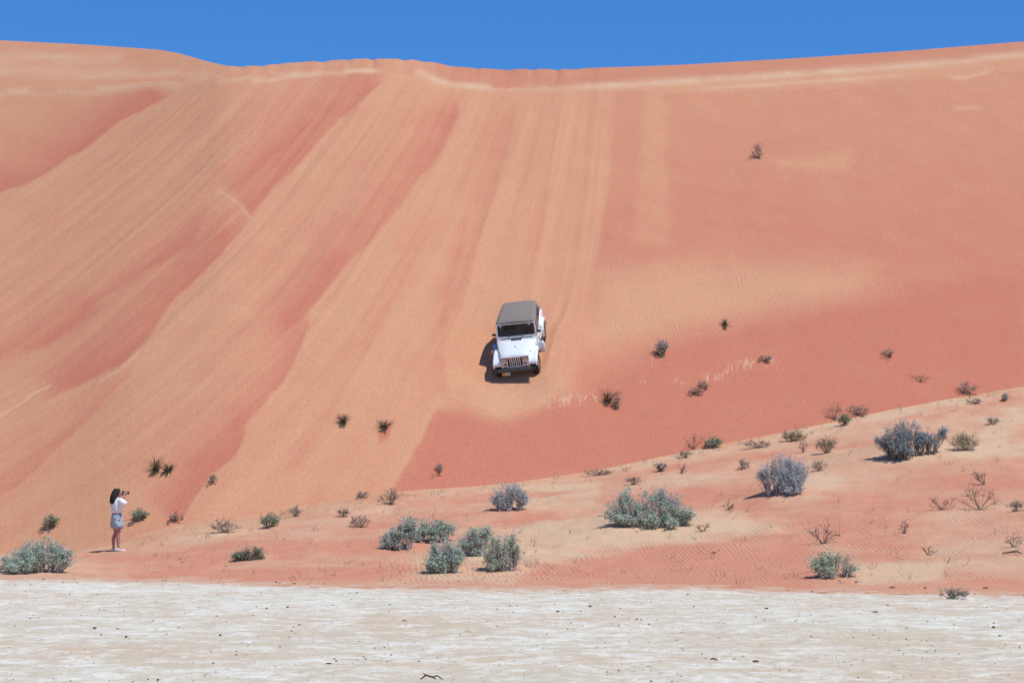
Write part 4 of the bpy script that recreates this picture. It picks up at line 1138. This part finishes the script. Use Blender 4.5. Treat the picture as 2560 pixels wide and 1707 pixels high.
# bumper and plate
bm = bmesh.new(); box(bm, -.66, .66, -.73, -.64, .475, .60, .012); box(bm, -.42, -.34, -.64, -.40, .49, .58); box(bm, .34, .42, -.64, -.40, .49, .58)
part('front_bumper', bm, M_BUMPER)
for sx in (-1, 1):
    bm = bmesh.new(); box(bm, sx * .72 - .055, sx * .72 + .055, -.725, -.65, .48, .595, .015); part('bumper_end', bm, M_BLACK)
bm = bmesh.new(); box(bm, -.515, -.205, -.748, -.738, .365, .495, .003, 1); plate = part('number_plate', bm, M_PLATE)
bm = bmesh.new(); box(bm, -.512, -.39, -.7545, -.7505, .368, .492); part('plate_panel', bm, M_ORANGE, plate)
# figures on the plate
fc = bpy.data.curves.new('plate_figures', 'FONT'); fc.body = '548'; fc.size = .105; fc.extrude = .0015; fc.align_x = 'CENTER'; fc.align_y = 'CENTER'
fo = bpy.data.objects.new('plate_figures', fc); C.objects.link(fo)
dg = bpy.context.evaluated_depsgraph_get()
fm = bpy.data.meshes.new_from_object(fo.evaluated_get(dg)); bpy.data.objects.remove(fo)
fm.name = 'plate_figures'
fm.transform(Matrix.Translation((-.298, -.7505, .43)) @ Matrix.Rotation(math.pi / 2, 4, 'X'))
fm.materials.clear()
link('plate_figures', fm, plate, [M_BLACK])
# windscreen frame, leaning back
def wpt(x, t, off=0):      # t 0 bottom .. 1 top
    return (x, .80 + t * .20 - off * .93, 1.075 + t * .53 + off * .36)
def wbar(bm, x0, t0, x1, t1, o0=-.02, o1=.02):
    vs = [bm.verts.new(wpt(x, t, o)) for o in (o0, o1) for x, t in ((x0[0], t0), (x1[0], t0), (x1[1], t1), (x0[1], t1))]
    for f in ((0, 1, 2, 3), (7, 6, 5, 4), (0, 4, 5, 1), (1, 5, 6, 2), (2, 6, 7, 3), (3, 7, 4, 0)): bm.faces.new([vs[i] for i in f])
bm = bmesh.new()
wbar(bm, (-.775, -.77), 0, (.775, .77), .16)
wbar(bm, (-.752, -.748), .94, (.752, .748), 1.0)
wbar(bm, (-.77, -.752), .16, (-.715, -.70), .94)
wbar(bm, (.715, .70), .16, (.77, .752), .94)
for sx in (-1, 1):           # rounded corners of the opening
    for t0, t1 in ((.16, .24), (.94, .87)):
        xb = .715 if t0 < .5 else .70
        for k in range(3):
            f0, f1 = k / 3, (k + 1) / 3
            vs = [bm.verts.new(wpt(sx * x, t, o)) for o in (-.018, .018) for x, t in
                  ((xb, t0), (xb - .06 * (1 - f0) , t0 + (t1 - t0) * f0 * f0), (xb - .06 * (1 - f1), t0 + (t1 - t0) * f1 * f1))]
            for f in ((0, 1, 2), (5, 4, 3), (1, 4, 5, 2)): bm.faces.new([vs[i] for i in f])
wf = part('windscreen_frame', bm, M_WPAINT)
bm = bmesh.new()
vs = [bm.verts.new(wpt(x, t, o)) for o in (-.004, .004) for x, t in ((-.713, .162), (.713, .162), (.698, .938), (-.698, .938))]
for f in ((0, 1, 2, 3), (7, 6, 5, 4), (0, 4, 5, 1), (1, 5, 6, 2), (2, 6, 7, 3), (3, 7, 4, 0)): bm.faces.new([vs[i] for i in f])
ws = part('windscreen', bm, M_GLASS)
bm = bmesh.new(); box(bm, -.60, .60, .742, .752, 1.074, 1.092); part('cowl_gap_shade', bm, M_BLACK)  # shade of the gap under the windscreen, set in as a black strip
for x in (-.30, .22):
    bm = bmesh.new(); tube(bm, [wpt(x, .06, .025), wpt(x, .13, .045), wpt(x - .02, .16, .03)], .012, 6)
    tube(bm, [wpt(x - .02, .17, .024), wpt(x - .30, .185, .024)], .008, 5); part('wiper', bm, M_BLACK)
for x in (-.58, .52):
    bm = bmesh.new(); vs = [bm.verts.new(wpt(x + dx, t, .0065)) for dx, t in ((-.045, .82), (.045, .82), (.045, .89), (-.045, .89))]; bm.faces.new(vs); part('sticker', bm, M_PLATE)
# soft top
bm = bmesh.new()
def tsec(y, hw, zt, zb, r=.11):
    P = [(-hw - .03, zb), (-hw - .008, zt - r * 1.2), (-hw + .012, zt - r * .5), (-hw + r * .55, zt - r * .12), (-hw + r * 1.3, zt), (0, zt + .02), (hw - r * 1.3, zt), (hw - r * .55, zt - r * .12), (hw - .012, zt - r * .5), (hw + .008, zt - r * 1.2), (hw + .03, zb)]
    return [(x, y, z) for x, z in P]
rs = [tsec(.985, .74, 1.635, 1.545), tsec(1.02, .75, 1.66, 1.545), tsec(1.35, .735, 1.685, 1.545), tsec(1.70, .715, 1.685, 1.545)]
rs += [tsec(1.705, .715, 1.685, 1.08), tsec(2.1, .69, 1.69, 1.08), tsec(2.5, .645, 1.675, 1.08), tsec(2.66, .63, 1.62, 1.08), tsec(2.9, .68, 1.28, 1.08), tsec(2.97, .70, 1.14, 1.08)]
loft(bm, rs, cap=False, closed=False)
ct = part('soft_top', bm, M_CANVAS, smooth=True)
md = ct.modifiers.new('thick', 'SOLIDIFY'); md.thickness = .012; md.offset = -1
for sx in (-1, 1):           # dark side windows in the canvas and over the doors
    bm = bmesh.new(); box(bm, sx * .752 - .006, sx * .752 + .006, 1.055, 1.66, 1.09, 1.55, .004, 1)
    part('side_window', bm, M_TINT)
    bm = bmesh.new(); box(bm, sx * .75 - .012, sx * .75 + .012, .99, 1.05, 1.09, 1.56); box(bm, sx * .74 - .012, sx * .74 + .012, 1.665, 1.72, 1.09, 1.56); part('window_pillar', bm, M_BLACK)
    bm = bmesh.new(); vs = [bm.verts.new(p_) for p_ in ((sx * .735, 1.95, 1.18), (sx * .71, 2.48, 1.18), (sx * .682, 2.42, 1.50), (sx * .71, 1.95, 1.52))]; bm.faces.new(vs)
    q_ = part('rear_side_window', bm, M_BLACK); q_.location = (sx * .012, 0, 0)
bm = bmesh.new(); box(bm, -.70, .70, 2.94, 2.965, 1.0, 1.12); part('tailgate_trim', bm, M_BLACK)
# interior
bm = bmesh.new(); box(bm, -.69, .69, .86, 1.0, .92, 1.09, .02); part('dashboard', bm, M_BLACK)
bm = bmesh.new(); box(bm, -.70, .70, .9, 2.9, .54, .56); part('cabin_floor', bm, M_BLACK)
bm = bmesh.new()
ringp = [(.37 + .185 * math.cos(t), 1.10 - .08 * math.sin(t), 1.12 + .165 * math.sin(t)) for t in [2 * math.pi * k / 20 for k in range(21)]]
tube(bm, ringp, .013, 6, False); tube(bm, [(.37, .98, 1.02), (.37, 1.10, 1.12)], .02, 6); tube(bm, [(.19, 1.10, 1.12), (.55, 1.10, 1.12)], .012, 6); part('steering_wheel', bm, M_BLACK)
for sx in (-1, 1):
    bm = bmesh.new(); box(bm, sx * .37 - .23, sx * .37 + .23, 1.20, 1.66, .70, .84, .04)
    box(bm, sx * .37 - .23, sx * .37 + .23, 1.66, 1.78, .80, 1.30, .04); box(bm, sx * .37 - .13, sx * .37 + .13, 1.70, 1.78, 1.31, 1.48, .03); part('seat', bm, M_SEAT)
bm = bmesh.new(); tube(bm, [(-.62, 1.82, .6), (-.60, 1.82, 1.50), (-.50, 1.82, 1.59), (.50, 1.82, 1.59), (.60, 1.82, 1.50), (.62, 1.82, .6)], .03, 8); part('roll_bar', bm, M_BLACK)
# chassis
bm = bmesh.new(); box(bm, -.42, -.34, -.38, 2.9, .42, .51); box(bm, .34, .42, -.38, 2.9, .42, .51)
tube(bm, [(-.62, 0, .36), (.62, 0, .36)], .05, 8); tube(bm, [(-.62, 2.37, .36), (.62, 2.37, .36)], .05, 8); box(bm, -.30, .30, -.2, .6, .40, .7); part('chassis', bm, M_BLACK)
# wheels
def wheel_parts(cx, cy):
    bm = bmesh.new()
    lathe_x(bm, [(-.105, .20), (-.11, .27), (-.10, .335), (-.07, .362), (.07, .362), (.10, .335), (.11, .27), (.105, .20), (.06, .19), (-.06, .19)], 0, 0, 0, 36)
    for k in range(36):
        q_ = 2 * math.pi * k / 36
        for sx in (-1, 1):
            box(bm, sx * .06 - .04, sx * .06 + .04, -.015, .015, .355, .376, mat=Matrix.Rotation(q_ + (.06 if sx > 0 else 0), 4, 'X'))
    t_ = part('wheel', bm, M_RUBBER)
    bm = bmesh.new(); lathe_x(bm, [(-.09, .195), (-.06, .17), (-.05, .06), (-.09, .05), (.09, .05), (.05, .06), (.06, .17), (.09, .195)], 0, 0, 0, 24)
    r_ = part('rim', bm, M_GREYRIM, t_)
    t_.location = (cx, cy, .355)
    return t_, r_
w0, r0_ = wheel_parts(-.70, 0)
for cx, cy in ((.70, 0), (-.70, 2.37), (.70, 2.37)):
    w_ = w0.copy(); C.objects.link(w_); w_.location = (cx, cy, .355)
    r_ = r0_.copy(); C.objects.link(r_); r_.parent = w_
w_ = w0.copy(); C.objects.link(w_); w_.name = 'spare_wheel'; w_.location = (.2, 3.11, .95); w_.rotation_euler = (0, 0, math.pi / 2)
r_ = r0_.copy(); C.objects.link(r_); r_.parent = w_

# ------------------------------------------------------------------ people: skinned bodies
def skin_body(name, pts, edges, rads, mat, root=0, sub=2):
    me = bpy.data.meshes.new(name)
    me.from_pydata([tuple(p) for p in pts], edges, [])
    o = bpy.data.objects.new(name, me); C.objects.link(o)
    md = o.modifiers.new('skin', 'SKIN'); md.use_smooth_shade = True
    sv_ = me.skin_vertices[0].data
    for i, r in enumerate(rads):
        sv_[i].radius = (r, r) if not hasattr(r, '__len__') else r
        sv_[i].use_root = (i == root)
    ms = o.modifiers.new('sub', 'SUBSURF'); ms.levels = sub; ms.render_levels = sub
    dg = bpy.context.evaluated_depsgraph_get()
    nm = bpy.data.meshes.new_from_object(o.evaluated_get(dg))
    bpy.data.objects.remove(o)
    nm.name = name
    nm.materials.clear()
    for p_ in nm.polygons: p_.use_smooth = True
    return nm

def head_mesh(name, c, fwd, up, s=1.0):
    """egg-shaped head with brow, nose, chin and ears"""
    bm = bmesh.new()
    bmesh.ops.create_uvsphere(bm, u_segments=20, v_segments=14, radius=1)
    side = up.cross(fwd).normalized()
    for v in bm.verts:
        x, y, z = v.co                      # x forward, y side, z up
        w_ = 0.078 * (1 - .22 * max(0, -z) ** 1.5)
        d_ = 0.096 * (1 - .12 * max(0, -z))
        fx = x * d_ + (0.014 if x > .5 and z < -.5 else 0)
        if x > .86 and abs(y) < .25 and -.32 < z < .15: fx += .020      # nose
        if x > .7 and .15 < abs(y) < .5 and .02 < z < .25: fx -= .010   # eye sockets
        if x > .75 and abs(y) < .4 and -.6 < z < -.4: fx += .004        # mouth
        v.co = c + (fwd * fx + side * (y * w_) + up * (z * .118)) * s
    for sd in (-1, 1):
        bmesh.ops.create_uvsphere(bm, u_segments=8, v_segments=6, radius=1, matrix=Matrix.Translation(c + side * sd * .078 * s) @ Matrix.Diagonal((.018 * s, .012 * s, .03 * s, 1)))
    me = bpy.data.meshes.new(name); bm.to_mesh(me); bm.free()
    for p_ in me.polygons: p_.use_smooth = True
    return me

def join_into(me_a, me_b):
    bm = bmesh.new(); bm.from_mesh(me_a); bm.from_mesh(me_b); bm.to_mesh(me_a); bm.free()
    for p_ in me_a.polygons: p_.use_smooth = True
    return me_a

def hand_chain(pts, edges, rads, wrist, palm_dir, finger_dir, side, wi):
    """palm and five bent fingers grown from vertex wi"""
    wrist = Vector(wrist); f = Vector(finger_dir).normalized(); s_ = Vector(side).normalized(); pd = Vector(palm_dir).normalized()
    i0 = len(pts); pts.append(wrist + f * .055); rads.append((.030, .017)); edges.append((wi, i0))
    for k, (off, ln) in enumerate(((-.030, .058), (-.010, .068), (.010, .064), (.029, .052))):
        a = wrist + f * .085 + s_ * off
        b_ = a + f * ln * .5 + pd * .012
        c_ = b_ + f * ln * .28 + pd * ln * .45
        j = len(pts); pts.extend([a, b_, c_]); rads.extend([.0105, .0092, .0078]); edges.extend([(i0, j), (j, j + 1), (j + 1, j + 2)])
    a = wrist + f * .03 - s_ * .036 + pd * .01
    b_ = a + f * .03 - s_ * .018 + pd * .02
    j = len(pts); pts.extend([a, b_]); rads.extend([.012, .0095]); edges.extend([(wi, j), (j, j + 1)])

# driver behind the windscreen, seated in the car's own left seat
dp, de, dr_ = [], [], []
def P(v, r): dp.append(Vector(v)); dr_.append(r); return len(dp) - 1
pel = P((.37, 1.52, .93), (.17, .13)); ch = P((.38, 1.56, 1.22), (.18, .11)); nk = P((.38, 1.54, 1.385), .05)
de += [(pel, ch), (ch, nk)]
for sx in (-1, 1):
    sh = P((.38 + sx * .19, 1.55, 1.29), .055); el = P((.38 + sx * .25, 1.36, 1.10), .04); wr = P((.37 + sx * .15, 1.15, 1.17), .028)
    de += [(ch, sh), (sh, el), (el, wr)]
    hand_chain(dp, de, dr_, dp[wr], (0, 0, -1), (0, -1, .1), (-sx, 0, 0), wr)
    hp = P((.37 + sx * .10, 1.45, .91), .085); kn = P((.37 + sx * .13, 1.10, .93), .06); an = P((.37 + sx * .13, .98, .62), .045); de += [(pel, hp), (hp, kn), (kn, an)]
dm = skin_body('person', dp, de, dr_, M_SKIND)
dm = join_into(dm, head_mesh('head', Vector((.38, 1.50, 1.49)), Vector((0, -1, -.05)).normalized(), Vector((0, 0, 1))))
driver = link('person', dm, None, [M_SKIND])
driver.matrix_world = CARM.copy()
tag(driver, 'driver with pink shirt seated behind the windscreen of the white car', 'person')
bm = bmesh.new()
def ell(c, rx, ry, n=16, ang=0, z=None):
    return [(c[0] + rx * math.cos(t + ang), c[1] + ry * math.sin(t + ang), c[2]) for t in [2 * math.pi * k / n for k in range(n)]]
loft(bm, [ell((.37, 1.53, .92), .19, .145), ell((.375, 1.55, 1.10), .195, .14), ell((.38, 1.56, 1.24), .225, .13), ell((.38, 1.555, 1.33), .15, .10), ell((.38, 1.545, 1.365), .07, .07)])
bm_obj('shirt', bm, M_SHIRTR, driver, True)
bm = bmesh.new()
for sx in (-1, 1): tube(bm, [(.38 + sx * .17, 1.55, 1.295), (.38 + sx * .235, 1.40, 1.145)], [.075, .062], 10)
bm_obj('sleeve', bm, M_SHIRTR, driver, True)
bm = bmesh.new(); bmesh.ops.create_uvsphere(bm, u_segments=16, v_segments=10, radius=1)
for v in bm.verts: v.co = Vector((.38 + v.co.x * .088, 1.525 + v.co.y * .095, 1.535 + v.co.z * .085))
bm_obj('hair', bm, M_HAIR, driver, True)

# bags hanging on both sides
def bag(name, label, x, y, z, w_, d_, h_, stripes):
    root = empty(name); root.matrix_world = CARM @ Matrix.Translation((x, y, z))
    tag(root, label, 'bag')
    bm = bmesh.new()
    loft(bm, [ell((0, 0, 0), w_ * .30, d_ * .35, 14), ell((0, 0, .03), w_ * .46, d_ * .5, 14), ell((0, 0, h_ * .5), w_ * .5, d_ * .52, 14), ell((0, 0, h_ * .8), w_ * .46, d_ * .48, 14), ell((0, 0, h_), w_ * .36, d_ * .3, 14)])
    bm_obj('pouch', bm, M_WHITEC if stripes else M_BLUEBAG, root, True)
    return root
M_DBLUE = simple('dark_blue_cloth', (0.09, 0.17, 0.27), 0.8, 0.25, 14)
bg1 = bag('bag', 'white and blue striped bag with bright blue flap hanging on the sunlit car side',   .905, .78, .40, .22, .19, .45, True)
for a0, a1, mt_ in ((-1.35, -.75, M_DBLUE), (-.3, .6, M_DBLUE)):
    bm = bmesh.new()
    rws = []
    for z, wr_, dr2 in ((.02, .075, .08), (.21, .088, .091), (.34, .081, .085)):
        rws.append([(wr_ * math.cos(a0 + (a1 - a0) * k / 4), dr2 * math.sin(a0 + (a1 - a0) * k / 4), z) for k in range(5)])
    loft(bm, rws, cap=False, closed=False)
    bm_obj('stripe', bm, mt_, bg1, True)
bm = bmesh.new(); loft(bm, [ell((0, 0, .335), .088, .092, 14), ell((0, 0, .40), .085, .085, 14), ell((0, 0, .435), .05, .04, 14)]); bm_obj('flap', bm, M_BLUEBAG, bg1, True)
bm = bmesh.new(); tube(bm, [(-.02, -.03, .42), (-.06, 0, .56), (-.07, .05, .62)], .01, 6); tube(bm, [(.03, -.02, .42), (-.05, .02, .56)], .01, 6); bm_obj('strap', bm, M_BLACK, bg1)
bg2 = bag('bag', 'blue patterned bag with white cloth end hanging on the shaded side of the car', -.87, .74, .66, .17, .16, .25, False)
bm = bmesh.new(); tube(bm, [(-.06, -.05, .05), (-.12, -.08, .02), (-.18, -.10, -.05)], [.04, .045, .015], 8); bm_obj('cloth_end', bm, M_WHITEC, bg2, True)
for ax, az in ((-.03, .17), (.03, .10), (-.05, .08)):
    bm = bmesh.new(); box(bm, ax - .018, ax + .018, -.084, -.07, az - .018, az + .018, .003, 1); bm_obj('patch', bm, M_DBLUE if ax < 0 else M_WHITEC, bg2)
bm = bmesh.new(); tube(bm, [(0, 0, .22), (.06, .02, .34), (.09, .06, .42)], .01, 6); bm_obj('strap', bm, M_BLACK, bg2)

# ------------------------------------------------------------------ the woman with the camera
pw = hit(291, 1377)
sw = (1378 - 1224) / FPX * pw.y / 1.66
woman = empty('person')
woman.matrix_world = Matrix.Translation(pw) @ Matrix.Rotation(R(33), 4, 'Z') @ Matrix.Scale(sw, 4)
tag(woman, 'dark haired woman in white shirt and grey blue patterned shorts raising a camera', 'person')
wp, we, wr2 = [], [], []
def P(v, r): wp.append(Vector(v)); wr2.append(r); return len(wp) - 1
pel = P((0, 0, .93), (.125, .15)); wa = P((.0, 0, 1.08), (.095, .12)); ch = P((-.01, 0, 1.25), (.10, .145)); ns = P((-.005, 0, 1.37), .06); nk = P((.01, 0, 1.44), .048)
we += [(pel, wa), (wa, ch), (ch, ns), (ns, nk)]
for sy, (ax, ay) in ((-1, (.02, -.10)), (1, (-.03, .10))):
    hp = P((0, sy * .085, .86), .088); th = P((.012, sy * .095, .66), .074); kn = P((.015, ay * .98, .475), .052); ca = P((ax - .02, ay, .33), .055); an = P((ax - .01, ay, .09), .033); he = P((ax + .05, ay + sy * .01, .045), .034); to = P((ax + .15, ay + sy * .025, .03), .026)
    we += [(pel, hp), (hp, th), (th, kn), (kn, ca), (ca, an), (an, he), (he, to)]
sh = P((0, -.165, 1.345), .052); el = P((.13, -.245, 1.235), .041); fa = P((.155, -.17, 1.38), .036); wr_ = P((.175, -.085, 1.505), .026); we += [(ch, sh), (sh, el), (el, fa), (fa, wr_)]
hand_chain(wp, we, wr2, wp[wr_], (-.5, .8, 0), (.35, .35, .75), (.7, .3, -.4), wr_)
sh = P((0, .165, 1.345), .052); el = P((.17, .20, 1.22), .041); fa = P((.235, .13, 1.34), .036); wr_ = P((.25, .06, 1.455), .026); we += [(ch, sh), (sh, el), (el, fa), (fa, wr_)]
hand_chain(wp, we, wr2, wp[wr_], (-.2, -.6, .6), (.1, -.5, .8), (.9, 0, .2), wr_)
wm_ = skin_body('body', wp, we, wr2, M_SKIN)
hc = Vector((.035, 0, 1.545)); hf = Vector((.985, 0, .17)).normalized(); hu = Vector((-.17, 0, .985)).normalized()
wm_ = join_into(wm_, head_mesh('head', hc, hf, hu))
link('body', wm_, woman, [M_SKIN])
def ring(c, rx, ry, n=22, tilt=0.0):
    return [(c[0] + rx * math.cos(t), c[1] + ry * math.sin(t), c[2] + tilt * math.cos(t)) for t in [2 * math.pi * k / n for k in range(n)]]
def fold(rg, amp, seed, k=7):
    c = Vector((sum(p[0] for p in rg) / len(rg), sum(p[1] for p in rg) / len(rg), 0))
    out = []
    for i, p in enumerate(rg):
        q_ = 1 + amp * math.sin(k * 2 * math.pi * i / len(rg) + seed) + amp * .6 * math.sin((k + 4) * 2 * math.pi * i / len(rg) + seed * 2.3)
        out.append((c.x + (p[0] - c.x) * q_, c.y + (p[1] - c.y) * q_, p[2]))
    return out
M_TEE = simple('white_shirt_cloth', (0.87, 0.88, 0.87), 0.85, 0.04, 10, bump=0.25)
bm = bmesh.new()
loft(bm, [fold(ring((.005, 0, 1.005), .118, .142), .02, 1), fold(ring((.0, 0, 1.035), .15, .172), .035, 2), fold(ring((-.005, 0, 1.12), .15, .178), .03, 3.1), fold(ring((-.012, 0, 1.22), .148, .19), .02, 4),
          ring((-.015, 0, 1.31), .128, .20), ring((-.01, 0, 1.375), .095, .165), ring((0, 0, 1.415), .066, .085), ring((.008, 0, 1.432), .056, .06)])
bm_obj('shirt', bm, M_TEE, woman, True)
bm = bmesh.new()
tube(bm, [(0, -.13, 1.36), (.035, -.19, 1.33), (.085, -.222, 1.285), (.14, -.248, 1.24)], [.075, .088, .094, .090], 14)
bm_obj('sleeve', bm, M_TEE, woman, True)
bm = bmesh.new()
tube(bm, [(0, .13, 1.36), (.05, .18, 1.32), (.11, .195, 1.27), (.155, .2, 1.235)], [.075, .086, .09, .085], 14)
bm_obj('sleeve', bm, M_TEE, woman, True)
m, nt, b = nmat('flowered_cloth')
tc = nt.nodes.new('ShaderNodeTexCoord'); vo = nt.nodes.new('ShaderNodeTexVoronoi'); vo.inputs['Scale'].default_value = 11
nt.links.new(tc.outputs['Object'], vo.inputs['Vector'])
c_ = mixc(nt, rng(nt, vo.outputs['Distance'], .26, .46, .8, 0), (0.44, 0.54, 0.60), (0.14, 0.14, 0.22))
c_ = mixc(nt, rng(nt, noise(nt, tc.outputs['Object'], 22, 2), .5, .62, 0, .5), c_, (0.28, 0.38, 0.42))
nt.links.new(c_, b.inputs['Base Color']); b.inputs['Roughness'].default_value = .9
bm = bmesh.new()
loft(bm, [ring((.006, 0, .775), .150, .178), ring((.002, 0, .84), .158, .182), ring((.0, 0, .93), .145, .168), ring((.003, 0, 1.0), .122, .145)])
for sy, ox in ((-1, .016), (1, .0)):
    loft(bm, [fold(ring((ox + .004, sy * .099, .60), .124, .102, tilt=-.012), .03, sy + .5), fold(ring((ox, sy * .093, .70), .133, .100), .02, sy), ring((.006, sy * .086, .80), .140, .094), ring((.0, sy * .07, .86), .12, .08)])
bm_obj('shorts', bm, m, woman, True)
bm = bmesh.new(); loft(bm, [ring((.003, 0, .995), .127, .150), ring((.003, 0, 1.022), .127, .150)]); bm_obj('belt', bm, simple('dark_belt', (0.05, 0.025, 0.03), .6), woman, True)
# long thick dark hair down the back
bm = bmesh.new()
hr = [ring((-.015, 0, 1.675), .02, .02), ring((-.01, 0, 1.66), .075, .07), ring((-.018, 0, 1.615), .105, .098), ring((-.04, 0, 1.56), .105, .112), ring((-.075, 0, 1.50), .098, .12), ring((-.105, 0, 1.42), .085, .128),
      ring((-.125, 0, 1.34), .07, .12), ring((-.13, 0, 1.285), .055, .10), ring((-.125, 0, 1.26), .03, .06)]
loft(bm, [fold(r_, .03, i * 1.3, 6) for i, r_ in enumerate(hr)])
hair_rng = random.Random(3)
for v in bm.verts:
    v.co += Vector((hair_rng.gauss(0, .007), hair_rng.gauss(0, .009), hair_rng.gauss(0, .006)))
bm_obj('hair', bm, M_HAIR, woman, True)
M_SHOE = simple('white_shoe', (0.75, 0.72, 0.70), .6, .05, 15)
for ax, ay in ((.02, -.10), (-.03, .10)):
    bm = bmesh.new()
    s_ = 1 if ay > 0 else -1
    def srg(x, w_, h_, y): return [(x, y - w_, 0), (x, y - w_, h_ * .6), (x, y - w_ * .5, h_), (x, y + w_ * .5, h_), (x, y + w_, h_ * .6), (x, y + w_, 0)]
    loft(bm, [srg(ax - .065, .022, .06, ay), srg(ax - .05, .036, .085, ay), srg(ax + .02, .038, .085, ay), srg(ax + .08, .044, .062, ay + s_ * .012), srg(ax + .14, .044, .045, ay + s_ * .022), srg(ax + .18, .026, .03, ay + s_ * .03)])
    bm_obj('shoe', bm, M_SHOE if ay < 0 else M_SHOE, woman, True)
# the photo camera in her hands
cm = empty('photo_camera'); cm.matrix_world = woman.matrix_world @ Matrix.Translation((.185, -.005, 1.545)) @ Matrix.Rotation(R(-9), 4, 'Y')
tag(cm, 'black photo camera with long lens held before the woman\'s face', 'camera')
M_SILVER = simple('silver_ring', (.5, .48, .46), .35, .1, 20, metal=.7)
bm = bmesh.new(); box(bm, -.025, .03, -.075, .075, -.05, .045, .01); bm_obj('camera_body', bm, M_BLACK, cm)
bm = bmesh.new(); box(bm, -.02, .03, -.025, .025, .047, .075, .008); bm_obj('viewfinder', bm, M_BLACK, cm)
bm = bmesh.new(); lathe_x(bm, [(.03, .034), (.06, .036), (.06, .033), (.115, .034), (.12, .041), (.155, .043), (.155, .036)], 0, 0, -.003, 18); ln_ = bm_obj('camera_lens', bm, M_BLACK, cm, True)
bm = bmesh.new(); lathe_x(bm, [(.07, .037), (.10, .037)], 0, 0, -.003, 18); bm_obj('ring', bm, M_SILVER, ln_, True)
